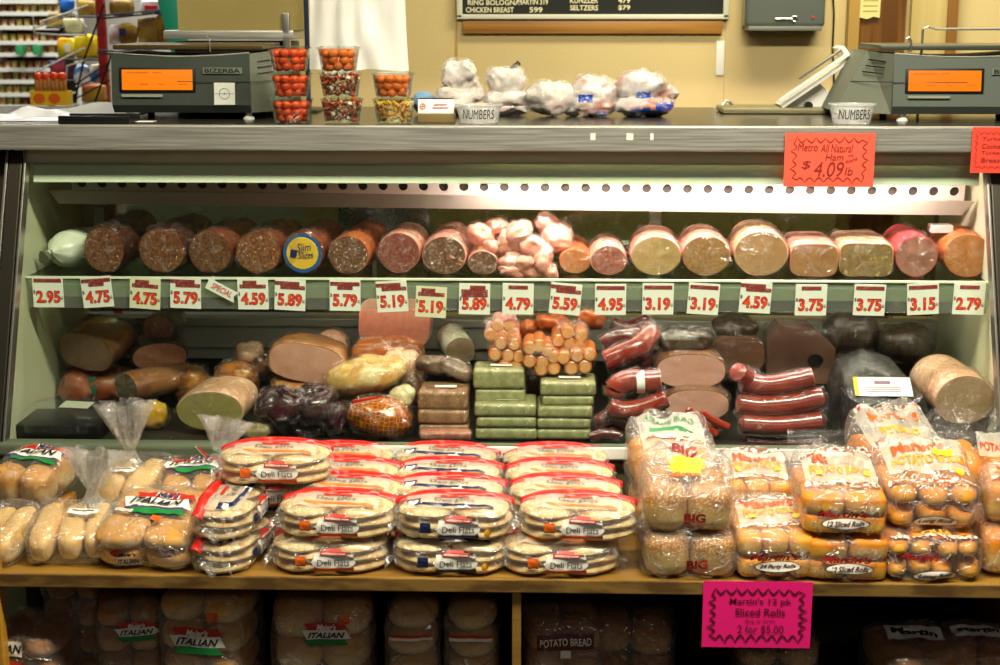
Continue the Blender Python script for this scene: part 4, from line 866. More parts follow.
purple_m = mat('dark_beef', '220c10', .25, col2='3c161c', scale=16, coat=.7, bump=.5, bscale=30)
blackbeef = mat('black_roast', '140e0c', .5, col2='261a18', scale=30, coat=.2, bump=.5, bscale=40)
smoked = mat('smoked_brown', '7a4416', .3, col2='b87a34', scale=20, lo=.42, hi=.6, coat=.5)
darksk = mat('dark_smoked', '3c2416', .3, col2='5c3a22', scale=16, coat=.5)
redsaus = mat('red_sausage', 'a4361e', .22, col2='862414', scale=10, coat=.8)
dksaus = mat('dark_sausage', '6a1c14', .22, col2='4a120e', scale=10, coat=.8)
frank = mat('frank_skin', 'c8763a', .3, col2='b8622a', scale=20, coat=.4); frankend = mat('frank_end', 'e0a468', .4, col2='d09254', scale=40)
# left corner
d_log('wrapped_ham', 84, 352, 31, 17, .40, .10, 18, 'grey_ham', 'rind', 'large orange-brown ham topmost at the shaded end of the lower deck', roll=6, p=2.5, rise=.25, rim=.98)
lump('wrapped_ham', 76, 387, 20, 18, .40, CS['redbrown'], 'dark reddish ham underneath the large orange-brown ham', dy=24, seed=3)
t = lump('green_label_ham', 106, 388, 24, 18, .42, CS['redbrown'], 'ham with a green paper label beside the dark faced log', dy=22, seed=4, p=2.6)
k = mpp(90, 380, .38); mesh('green_label', gx(gbox(17 * k, .002, 17 * k, (0, 0, 0), .0005), (-14 * k, -23 * k, 6 * k), (R(-20), 0, 0)), mat('label_dkgreen', '0e4a30', .4), t)
d_log('small_salami', 158, 329, 16, 14, .48, .10, 5, 'speck_red', 'dark', 'small dark salami end wrapped in film, topmost of its pile')
d_log('pink_ham', 160, 357, 27, 14, .42, .12, -18, 'pink', 'dark', 'ham with pink oval face under the small salami end', p=2.2)
d_log('dark_turkey_log', 126, 388, 18, 14.5, .30, .17, 38, 'dark_face', 'brown', 'log with dark face and translucent brown wrapped body lying diagonally', taper=.9)
lump('smoked_meat', 190, 385, 17, 20, .40, smoked, 'smoked brown meat behind the large pale oval ham face', seed=6)
lump('lemon_yellow_chub', 152, 416, 14, 14, .22, mat('yellow_casing', 'd8b018', .3, col2='c89a10', scale=10, coat=.6), 'small bright yellow cased ball behind the gathered bread bag', seed=7, amp=.003)
d_log('oval_ham', 211, 411, 35, 19, .17, .11, 8, 'green_ham', 'tanpink', 'large pale oval ham face with a pink rim above the ribboned bread bag', p=2.2, roll=-4, rise=.1)
t = root('meat_tray', 'black tray of wrapped meat with a printed label in the dark corner', 'tray', (at(58, 432, .14).x, .20, ZD))
mesh('tray', gbox(.20, .15, .036, (0, 0, .018), .010), black, t); mesh('film_cover', gnoise(gx(gblob(.098, .078, .03, 4, 36, 18), (0, 0, .034)), .004, 22, 5, True), FILMT, t); mesh('label', gx(gbox(.07, .04, .001), (.03, -.01, .067), (R(6), 0, R(-8))), mat('label_greyish', 'b8bca8', .5), t)
# roast pieces
lump('roast_chicken', 236, 379, 20, 17, .30, roast, 'golden brown roast chicken piece in front of the rear rail', seed=11, amp=.007)
lump('roast_chicken', 248, 352, 14, 11, .36, CS['tanpink'], 'pinkish wrapped meat ball on top of the roast chicken piece', seed=12)
lump('roast_chicken', 262, 366, 11, 12, .34, darksk, 'dark roasted meat piece behind the sloping cut ham', seed=13)
# sliced ham + surroundings
d_log('cut_ham', 303, 363, 38, 19, .28, .11, 2, 'ham', 'rind', 'cut ham with broad grey-pink face and orange rind, sloping on the pile', p=2.9, roll=9, film_=FILMT)
lump('wrapped_turkey', 333, 350, 17, 17, .40, CS['tanpink'], 'pale wrapped turkey behind the sloping cut ham', seed=14)
lump('smoked_meat', 298, 388, 28, 11, .30, CS['gold'], 'golden wrinkled meat underneath the sloping cut ham', seed=15, amp=.006)
for i, (px, py, rx, ry) in enumerate(((278, 412, 20, 20), (312, 408, 20, 17), (336, 420, 14, 14), (300, 430, 20, 9))):
    lump('dark_beef_pack', px, py, rx * 1.1, ry * 1.05, .15 + .01 * i, purple_m, ('largest dark purple vacuum packed beef, shaded side', 'dark purple vacuum packed beef, middle top', 'small dark purple beef pack touching the glazed ham', 'flat dark purple beef pack lowest of the heap')[i], seed=20 + i, amp=.008, wrap=FILM, group='dark beef packs', ridge=True)
lump('pale_meat_pack', 255, 432, 18, 8, .14, mat('pale_meat', 'b0a080', .4, col2='8a7a58', scale=16), 'pale wrapped meat low beside the dark beef packs', seed=27)
# turkey stack
d_log('square_ham', 393, 323, 36, 24, .38, .12, 0, 'pink', 'rosy', 'large square pink ham slab propped up behind the price tags', p=4.2, roll=3, film_=False, pitch=-8, bulge=0)
lump('turkey_breast', 388, 356, 37, 19, .33, orangerind, 'turkey breast with smooth orange rind under the pink ham slab', seed=31, amp=.004, dy=20)
lump('pale_turkey', 365, 378, 40, 20, .24, paleskin, 'pale yellow skinned turkey breast above the glazed netted ham', seed=32, rot=-14, amp=.007, dy=22)
lump('pale_turkey', 400, 372, 22, 22, .30, CS['tanpink'], 'pink wrapped poultry behind the pale yellow turkey breast', seed=33)
lump('netted_ham', 378, 419, 33, 21, .15, glazed, 'shiny glazed orange ham with diamond netting', seed=34, amp=.003, rot=8, dy=24, p=2.1, fr=10)
lump('small_pale_meat', 402, 398, 14, 12, .2, CS['ivory'], 'small ivory meat tucked behind the glazed ham', seed=35)
tag(mesh('red_band', gnoise(gbox(30 * mpp(370, 400, .1), .004, .006, (0, 0, 0), .001), .002, 40), redprint, loc=at(368, 399, .10), rot=(0, R(-12), 0)), 'thin red plastic band lying over the glazed ham', 'band')
# brown loaves
def block(px, py0, py1, wpx, Y, d, m, label, group, rot=0, lab=False, z=None, topm=None):
    k = mpp(px, py1, Y); w = wpx * k; h = (py1 - py0) * k * .98; c = at(px, py1, Y); 
    t = root('loaf_block', label, 'loaf', (c.x, Y + d / 2, c.z if z is None else z), (0, 0, R(rot)), group)
    mesh('loaf', gnoise(gbox(w, d, h, (0, 0, h / 2), .008, 3), .0012, 40, px), m, t)
    mesh('plastic_wrap', gnoise(gx(gblob(w / 2 + .003, d / 2 + .004, h / 2 + .001, 7, 40, 20), (0, 0, h / 2)), .0015, 40, px, True), FILMT, t)
    if lab: mesh('price_label', gx(gbox(22 * k, 8 * k, .0008), (.004, -d * .12, h + .0035)), white, t)
    return t, c.z + h
brl = mat('brown_loaf', 'a07450', .45, col2='805a3a', scale=60, tri=('b89468', 90, .6)); grl = mat('green_loaf', 'a3a070', .45, col2='8a8a58', scale=60, tri=('bcb888', 90, .62)); pkl = mat('pink_loaf', 'b87a60', .45, col2='9a5a46', scale=60)
block(444, 424, 436, 50, .15, .10, brl, 'lowest brown loaf in the four loaf stack', 'stack of brown loaves')
block(443, 410, 424, 50, .15, .10, brl, 'second brown loaf from the bottom of its stack', 'stack of brown loaves')
block(443, 391, 410, 50, .16, .10, brl, 'top brown loaf with white label', 'stack of brown loaves', lab=True)
block(445, 432, 441, 52, .11, .04, pkl, 'thin pinkish loaf slice lowest in front of brown loaves', 'stack of brown loaves')
lump('liver_pack', 432, 366, 16, 9, .26, mat('brown_pack', '5c4436', .35, col2='7a6050', scale=20, coat=.4), 'grey brown wrapped pack on top behind the brown loaves', seed=41, p=3)
lump('liver_pack', 455, 370, 18, 8, .24, mat('brown_pack2', '6e564a', .35, col2='8a7264', scale=20, coat=.4), 'glossy wrapped brown pack lying just above the labelled loaf', seed=42, p=3, rot=14)
lump('liver_pack', 414, 392, 9, 16, .22, darksk, 'dark wrapped meat squeezed between the turkey and brown loaves', seed=43)
t = d_log('labelled_ham', 466, 350, 15, 14, .36, .10, -12, 'pale_turkey', 'white', 'pale ham in printed wrapper leaning beside the sausage packs', roll=-24, rise=.15)
# green loaves
G1 = 'left stack of green loaves'.replace('left', 'taller'); G2 = 'second stack of green loaves'
for a in ((506, 428, 440, 62, .15, .10, grl, 'bottom green loaf of the stack beside the brown loaves', G1), (506, 417, 428, 60, .15, .10, grl, 'second green loaf from the bottom beside the brown loaves', G1), (505, 404, 417, 62, .15, .10, grl, 'third green loaf up, labelled, beside the brown loaves', G1, 0, True),
          (500, 389, 404, 51, .18, .09, grl, 'fourth green loaf up beside the brown loaves', G1), (499, 369, 389, 51, .18, .09, grl, 'topmost labelled green loaf beside the brown loaves', G1, 0, True),
          (564, 429, 440, 54, .15, .10, grl, 'bottom green loaf of the stack beside dark sausages', G2), (564, 418, 429, 54, .15, .10, grl, 'second green loaf up beside dark sausages', G2), (565, 406, 418, 55, .15, .10, grl, 'third green loaf up beside dark sausages', G2),
          (568, 396, 406, 52, .16, .10, grl, 'fourth green loaf up beside dark sausages', G2), (568, 382, 396, 56, .16, .10, grl, 'topmost labelled green loaf beside dark sausages', G2, 0, True)):
    block(*a)
lump('brown_pack', 532, 385, 12, 14, .30, darksk, 'dark brown wrapped pack behind the gap between green stacks', seed=45)
# frank packs
def frankpack(px, py, pts, r, Y, label, wrx, wry, L=.09, m=frank, me=frankend, seed=0, yaw=0):
    k = mpp(px, py, Y); c = at(px, py, Y); t = root('sausage_pack', label, 'sausages', c, (0, 0, R(yaw)), 'packs of pale sausages')
    r *= 1.14
    for dx, dy in [(a_ * 1.14, b_ * 1.14) for a_, b_ in pts]:
        g = gloft([[(r * k * q * math.cos(2 * PI * j / 20) + dx * k, y, r * k * q * math.sin(2 * PI * j / 20) - dy * k) for j in range(20)] for y, q in ((0, .3), (.0008, .75), (.004, .98), (.01, 1), (L, 1), (L + .006, .6))])
        s = mesh('sausage', g, m, t); mesh('sausage_end', gloft([[(r * k * q * math.cos(2 * PI * j / 20) + dx * k, y, r * k * q * math.sin(2 * PI * j / 20) - dy * k) for j in range(20)] for y, q in ((-.0006, .25), (-.0002, .72))]), me, s)
    mesh('pack_film', gnoise(gx(gblob(wrx * k, L * .56, wry * k, 3.2, 40, 24), (0, L * .45, 0)), .004, 26, seed, True), FILM, t)
frankpack(540, 360, [(-9, -10), (-1, -12), (6, -8), (-9, 2), (2, 3), (12, -2), (1, 9), (12, 8)], 6.2, .20, 'pack of sausages in the middle of the three lower packs', 20, 18, seed=1)
frankpack(576, 362, [(-11, -3), (1, -5), (12, -6), (-4, 6), (8, 5)], 6.2, .20, 'pack of sausages next to the dark red sausages', 19, 14, seed=2)
frankpack(573, 338, [(-5, -4), (7, -1), (-3, 6), (6, 7), (-13, 3)], 6.2, .24, 'pack of sausages lying on top near the 5.59 tag', 17, 13, seed=3)
frankpack(505, 355, [(-4, -10), (8, -9), (-9, 0), (3, 1), (12, 2), (0, 10), (10, 11)], 6, .22, 'pack of sausages above the green loaves beside the printed ham', 18, 19, seed=4)
t = frankpack(500, 331, [(-8, 4), (2, 5), (11, 3), (-2, -4), (8, -5)], 6.2, .26, 'pale pink sausage pack above the green loaves', 18, 12, m=CS['pink'], seed=5)
for i, (px, py, rx, ry) in enumerate(((552, 322, 16, 9), (592, 320, 14, 10), (528, 335, 9, 12))):
    lump('orange_sausages', px, py, rx, ry, .36, mat('orange_links%d' % i, 'e0782a', .35, col2='c85a18', scale=30, coat=.4), 'orange sausage bundle behind the packs, ' + ('under the 5.59 tag', 'beside the kielbasa', 'small one in the middle')[i], seed=50 + i)
# kielbasa bundle (dark red, wrapped)
def curve_s(name, P, rpx, Y, m, label, group=None, wrap=True, cat='sausage', endm=None, seed=0):
    P3 = [at(x_, y_, Y + (q_[0] if q_ else 0)) for x_, y_, *q_ in P]; k = mpp(P[0][0], P[0][1], Y); r = rpx * k; c0 = P3[0].copy()
    # smooth path
    pts = []
    for i in range(len(P3) - 1):
        p0, p1, p2, p3 = P3[max(i - 1, 0)], P3[i], P3[i + 1], P3[min(i + 2, len(P3) - 1)]
        for s in range(6):
            u = s / 6; pts.append(.5 * ((2 * p1) + (p2 - p0) * u + (2 * p0 - 5 * p1 + 4 * p2 - p3) * u * u + (3 * p1 - p0 - 3 * p2 + p3) * u ** 3))
    pts.append(P3[-1]); pts = [p - c0 for p in pts]; n = len(pts) - 1
    t = root(name, label, cat, c0, group=group)
    rf = lambda u: r * (min(1, math.sqrt(max(.02, 1 - (1 - min(u, 1 - u) / .08) ** 2))) if min(u, 1 - u) < .08 else 1)
    mesh('sausage', gtube(pts, rf if not endm else (lambda u: r * (rf(u) / r if u < .5 else 1)), 20), m, t)
    if endm:
        d = (pts[-1] - pts[-2]).normalized(); q = d.to_track_quat('Z', 'Y').to_euler()
        mesh('cut_end', gx(gcyl(r * .93, .0015, 24), pts[-1] + d * .0002, tuple(q)), endm, t)
    if wrap: mesh('plastic_wrap', gnoise(gtube(pts, lambda u: r * (1.12 + .1 * abs(math.sin(u * 9))), 20), .004, 30, seed, True), FILM, t)
    return t
KG = 'dark red kielbasa beside the ham slices'
curve_s('kielbasa', [(602, 345), (615, 338), (632, 336), (645, 330, .04)], 9, .30, dksaus, 'upper dark kielbasa with a pale band near the sausage packs', KG, seed=1)
curve_s('kielbasa', [(604, 362), (622, 354), (640, 346), (652, 330, .06)], 11, .25, redsaus, 'thick red-brown kielbasa beside the dark netted ham', KG, seed=2)
curve_s('kielbasa', [(610, 325), (626, 330), (650, 322, .03)], 9, .38, dksaus, 'hindmost kielbasa just below the 4.95 tag', KG, seed=3)
curve_s('kielbasa', [(622, 372), (640, 366), (655, 354, .05)], 8, .30, dksaus, 'dark kielbasa end lying just above the white-labelled ring sausage', KG, seed=4)
t = curve_s('ring_sausage', [(614, 396), (617, 386), (630, 380), (645, 381), (660, 380)], 11, .14, redsaus, 'red ring sausage with white label and pale cut end', endm=FD['bologna'], seed=5)
k = mpp(640, 380, .14); mesh('white_label', gx(gtube([(22 * k, -.003, 15 * k), (30 * k, -.003, 15.5 * k)], 11.6 * k, 20, False), (0, 0, 0)), white, t)
curve_s('ring_sausage', [(608, 405), (622, 410), (640, 408), (658, 402), (668, 398)], 9, .12, redsaus, 'shiny red ring sausage below the white-labelled one', seed=6)
curve_s('dark_sausage', [(596, 425), (612, 418), (630, 424), (650, 420)], 9, .15, dksaus, 'dark sausage lying low behind the big roll bag', seed=7)
curve_s('dark_sausage', [(590, 438), (605, 434), (622, 436)], 6, .13, dksaus, 'small dark sausage at the sill beside the green loaves', seed=8)
lump('dark_meat_pack', 700, 426, 22, 10, .16, darksk, 'dark meat behind the big roll bag and below the ham slices', seed=47)
for i, (x0_, y0_, x1_, y1_) in enumerate(((686, 408, 718, 436), (700, 412, 730, 428))):
    curve_s('pepper_stick', [(x0_, y0_), ((x0_ + x1_) / 2, (y0_ + y1_) / 2 + 1), (x1_, y1_)], 4, .10, redsaus, ('longer', 'shorter')[i] + ' thin red meat stick slanting toward the sill', seed=9 + i, wrap=False)
# hams right of centre
lump('netted_ham', 686, 341, 29, 12, .30, netm, 'dark netted ham resting on the two ham slices', seed=60, p=2.6, amp=.003, wrap=FILMT)
d_log('sliced_ham', 691, 371, 35.5, 17, .24, .10, 0, 'pinkham', 'brown', 'upper pinkish cut ham half beneath the dark netted ham', p=2.5, film_=FILMT)
d_log('sliced_ham', 697, 405, 33, 15.5, .20, .10, 0, 'pinkham', 'brown', 'lower pinkish cut ham half, partly behind the big roll bag', p=2.5, film_=FILMT)
lump('dark_netted_roast', 735, 330, 24, 14, .42, netm, 'dark netted roast high up behind the red sausage pile', seed=61, wrap=FILMT)
d_log('dark_ham', 738, 356, 27, 17, .36, .10, 0, 'grey_ham', 'brown', 'brownish ham with dull face behind the red sausage pile', p=3)
t = root('beef_pack', 'brown vacuum packed beef with a black oval label', 'deli meat', at(800, 384, .36) + Vector((0, .05, 0)), (0, 0, 0))
k = mpp(800, 360, .36); mesh('meat', gnoise(gx(gloft([[(a * k, y, b * k) for a, b in ((-s * 34, 0), (-s * 34, 44 * s), (-s * 22, 60 * s), (s * 10, 58 * s), (s * 34, 36 * s), (s * 34, 0))] for y, s in ((-.05, .9), (-.045, 1), (.04, 1), (.05, .9))])), .002, 20, 3), mat('brown_beef', '6b4638', .35, col2='7d5646', scale=8, coat=.4), t)
mesh('oval_label', gx(gcyl(6.5 * k, .001, 24), (14 * k, -.053, 25 * k), (PI / 2, 0, 0), (1.2, 1, .8)), black, t)
mesh('plastic_wrap', gnoise(gx(gblob(37 * k, .058, 31 * k, 5, 30, 20), (0, 0, 28 * k)), .005, 22, 4, True), FILMT, t)
RG = 'long red sausages stacked beside the black roast'
curve_s('long_sausage', [(742, 441), (780, 443), (826, 441)], 7, .12, dksaus, 'lowest long sausage of the red pile at the sill', RG, seed=10)
curve_s('long_sausage', [(738, 423), (780, 425), (826, 420)], 10, .11, redsaus, 'third long red sausage down in the pile', RG, seed=11)
curve_s('long_sausage', [(736, 403), (760, 406), (795, 403), (826, 396)], 10.5, .12, redsaus, 'second long red sausage down in the pile', RG, seed=12)
curve_s('long_sausage', [(740, 381), (770, 385), (812, 377)], 10, .13, redsaus, 'topmost red sausage with pale cut end in the pile', RG, endm=FD['pinkham'], seed=13)
curve_s('short_sausage', [(737, 371), (745, 377, .03), (752, 380, .06)], 9, .09, redsaus, 'stub of sausage with round end at the pile start', seed=14)
lump('netted_ham', 850, 335, 28, 23, .46, netm, 'round dark netted ham high up beneath the 3.75 tags', seed=62, wrap=FILMT)
lump('netted_ham', 907, 345, 31, 20, .44, netm, 'round dark netted ham beneath the 3.15 tag', seed=63, wrap=FILMT)
lump('netted_ham', 862, 366, 30, 12, .42, netm, 'dark netted ham low behind the black roast', seed=64)
t = root('black_roast', 'large black roast in shiny wrap with a white label', 'deli meat', at(886, 436, .15) + Vector((0, .09, 0)))
k = mpp(886, 400, .15); 
g = gnoise(gx(gloft([[(a * k, y, b * k) for a, b in ((-s * 47, 0), (-s * 48, 22 * s), (-s * 44, 44 * s), (-s * 38, 60 * s * h2), (-s * 12, 72 * s * h2), (s * 18, 62 * s * h2), (s * 36, 42 * s), (s * 47, 16 * s), (s * 46, 0))] for y, s, h2 in ((-.09, .86, .5), (-.084, .97, .52), (-.03, 1, .75), (.03, 1, 1), (.09, 1, 1.0), (.10, .9, .9))])), .002, 30, 6)
mesh('meat', g, blackbeef, t); mesh('plastic_wrap', gnoise(gx(g, (0, 0, -.001), sc=1.02), .003, 30, 7, True), FILMT, t)
th_ = R(52); lb = mesh('white_label', gx(gbox(58 * k, .0012, 24 * k), (-2 * k, -.052, 47 * k), (-th_, 0, 0)), white, t)
mesh('label_print', gx(gjoin(gbox(16 * k, .0008, 4 * k, (0, -.0012, 5 * k)), *[gbox(36 * k, .0006, .8 * k, (0, -.0012, -1 * k - i * 2.6 * k)) for i in range(3)]), (-2 * k, -.052, 47 * k), (-th_, 0, 0)), mat('print_grey', '8a6a78', .6), lb)
mesh('label_edge', gx(gbox(4 * k, .0008, 24 * k, (-27 * k, -.0012, 0)), (-2 * k, -.052, 47 * k), (-th_, 0, 0)), yel, lb)
d_log('bologna_chunk', 965, 400, 31, 24.5, .15, .17, -6, 'bologna', 'tanpink', 'big round bologna with beige face at the bright end of the lower deck', rise=.05)
lump('wrapped_meat', 925, 392, 14, 22, .34, darksk, 'dark wrapped meat behind the big bologna', seed=66)
# ================================================================ bread and rolls
from mathutils.bvhtree import BVHTree
SEED = [100]
def grid(w, h, nx=10, ny=6, shape='rect', c=(0, 0)):
    V = []; Fc = []
    if shape == 'rect':
        for j in range(ny + 1):
            for i in range(nx + 1): V.append((c[0] + (i / nx - .5) * w, 0, c[1] + (j / ny - .5) * h))
        for j in range(ny):
            for i in range(nx): Fc.append((j * (nx + 1) + i, j * (nx + 1) + i + 1, (j + 1) * (nx + 1) + i + 1, (j + 1) * (nx + 1) + i))
    else:
        n = 24; V.append((c[0], 0, c[1]))
        for q in (.4, .75, 1):
            for j in range(n):
                a = 2 * PI * j / n; s = q * (1 if shape == 'ell' else (1 if j % 2 else .78))
                V.append((c[0] + w / 2 * s * math.cos(a), 0, c[1] + h / 2 * s * math.sin(a)))
        for j in range(n): Fc.append((0, 1 + j, 1 + (j + 1) % n))
        for r_ in range(2):
            for j in range(n): Fc.append((1 + r_ * n + j, 1 + (r_ + 1) * n + j, 1 + (r_ + 1) * n + (j + 1) % n, 1 + r_ * n + (j + 1) % n))
    return V, Fc
def project(bv, g, o, u, v, off=.0012):
    """flat print (x, z) laid on a wrapper surface: o = point in front of it, u/v = print axes; falls along -(u x v)"""
    u = Vector(u).normalized(); v = Vector(v).normalized(); n = u.cross(v); n = -n; out = []; last = .05
    for x, _, z in g[0]:
        p = Vector(o) + u * x + v * z; h = bv.ray_cast(p - n * .3, n)
        if h[0] is not None: last = (h[0] - (p - n * .3)).length
        out.append(tuple(p - n * .3 + n * (last - off)))
    return out, g[1]
FRONT = ((1, 0, 0), (0, 0, 1)); TOP = ((1, 0, 0), (0, 1, .0)); SLOPE = ((1, 0, 0), (0, .75, .65))
def decals(bv, par, o, axes, items, base=.0012):
    """items: (kind, text or None, w, h, x, z, material, name[, rot]) in layer order"""
    for i, it in enumerate(items):
        kind, s, w, h, x, z, m = it[:7]; nm = it[7] if len(it) > 7 else ('label_lettering' if kind == 'text' else 'printed_patch'); rot = it[8] if len(it) > 8 else 0
        if kind == 'text': g = gtext(s, w, h, .012, 0, (0, 0, 0))
        elif kind == 'bold': g = gtext(s, w, h, .045, 0, (0, 0, 0))
        elif kind == 'ital': g = gtext(s, w, h, .03, .35, (0, 0, 0))
        elif kind == 'quad': g = (lambda q: ([(a_ + h * 0 + it[9] * b_ / h, 0, b_) for a_, _, b_ in q[0]], q[1]))(grid(w, h))
        else: g = grid(w, h, shape=kind)
        cr_, sr_ = math.cos(rot), math.sin(rot)
        g = ([(x + a_ * cr_ - b_ * sr_, 0, z + a_ * sr_ + b_ * cr_) for a_, _, b_ in g[0]], g[1])
        mesh(nm, project(bv, g, o, axes[0], axes[1], base + .0007 * i), m, par, kind != 'rect')
bun = lambda n, top, side, sc=9: bread_mat(n, top, side, sc)
def bread_mat(name, top, side, sc=9, seeds=False, lo=.25, hi=.75):
    m, t, b, o = nt(name); N = t.nodes; L = t.links
    tc = N.new('ShaderNodeTexCoord'); sp = N.new('ShaderNodeSeparateXYZ'); L.new(tc.outputs['Generated'], sp.inputs[0])
    n = N.new('ShaderNodeTexNoise'); n.inputs['Scale'].default_value = sc; n.inputs['Detail'].default_value = 5; L.new(tc.outputs['Object'], n.inputs['Vector'])
    n.inputs['Scale'].default_value = sc * 4
    ma = N.new('ShaderNodeMath'); ma.operation = 'MULTIPLY_ADD'; ma.inputs[1].default_value = .5; L.new(n.outputs['Fac'], ma.inputs[0])
    sb = N.new('ShaderNodeMath'); sb.operation = 'SUBTRACT'; L.new(sp.outputs['Z'], sb.inputs[0]); sb.inputs[1].default_value = .25; L.new(sb.outputs[0], ma.inputs[2])
    r = N.new('ShaderNodeValToRGB'); r.color_ramp.elements[0].position = lo; r.color_ramp.elements[1].position = hi
    r.color_ramp.elements[0].color = c4(hx(side)); r.color_ramp.elements[1].color = c4(hx(top)); L.new(ma.outputs[0], r.inputs[0]); last = r.outputs[0]
    if seeds:
        v = N.new('ShaderNodeTexVoronoi'); v.inputs['Scale'].default_value = 260; L.new(tc.outputs['Object'], v.inputs['Vector'])
        r2 = N.new('ShaderNodeValToRGB'); r2.color_ramp.elements[0].position = .28; r2.color_ramp.elements[1].position = .36
        r2.color_ramp.elements[0].color = (1, 1, 1, 1); r2.color_ramp.elements[1].color = (0, 0, 0, 1); L.new(v.outputs['Distance'], r2.inputs[0])
        gt = N.new('ShaderNodeMath'); gt.operation = 'GREATER_THAN'; gt.inputs[1].default_value = .5; L.new(sp.outputs['Z'], gt.inputs[0])
        mu = N.new('ShaderNodeMath'); mu.operation = 'MULTIPLY'; L.new(r2.outputs[0], mu.inputs[0]); L.new(gt.outputs[0], mu.inputs[1])
        mx = N.new('ShaderNodeMix'); mx.data_type = 'RGBA'; L.new(mu.outputs[0], mx.inputs[0]); L.new(last, mx.inputs[6]); mx.inputs[7].default_value = c4(hx('dfc890')); last = mx.outputs[2]
    L.new(last, b.inputs['Base Color']); b.inputs['Roughness'].default_value = .5; b.inputs['Specular IOR Level'].default_value = .3
    bp = N.new('ShaderNodeBump'); bp.inputs['Strength'].default_value = .25; bp.inputs['Distance'].default_value = .003; L.new(n.outputs['Fac'], bp.inputs['Height']); L.new(bp.outputs[0], b.inputs['Normal'])
    return m
m_flat = mat('flat_bread', 'e0c68e', .6, col2='bd8c4c', scale=34, lo=.46, hi=.68, bump=.2, bscale=80)
m_hotdog = bread_mat('pale_roll', 'dfb671', 'efdcac', 9); m_italian = bread_mat('italian_roll', 'cf9444', 'ecd296', 9)
m_potato = bread_mat('potato_roll', 'd07e1c', 'ecc050', 8); m_potato2 = bread_mat('potato_roll_light', 'd8912c', 'ecc768', 8); m_seeded = bread_mat('seeded_roll', 'a86c28', 'dcba68', 8, True)
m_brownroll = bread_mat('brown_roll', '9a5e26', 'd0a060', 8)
lw = mat('label_white', 'f2efe6', .4); lorange = mat('label_orange', 'e2641c', .4); lred = mat('label_red', 'c0281c', .4); lgreen = mat('label_green', '18803a', .4); lnavy = mat('label_navy', '1a2450', .4)
lorange2 = mat('label_orange_deep', 'd8541a', .4); lgold2 = mat('label_gold_deep', 'dc9418', .4)
lbrown = mat('label_brown_text', '5a2a18', .5); lmaroon = mat('label_maroon_text', '8a1414', .5); lyellow = mat('label_yellow_bright', 'f8d020', .4); lgold = mat('label_gold', 'e8a820', .4)
lgrey = mat('label_grey_text', '5a554a', .5); lpattern = mat('label_flower_pattern', 'f0ead8', .4, col2='a82018', scale=130, lo=.50, hi=.54, tri=('2a5a2a', 110, .55))
LT = lambda n: mat(n, 'f4f1ea', .35)
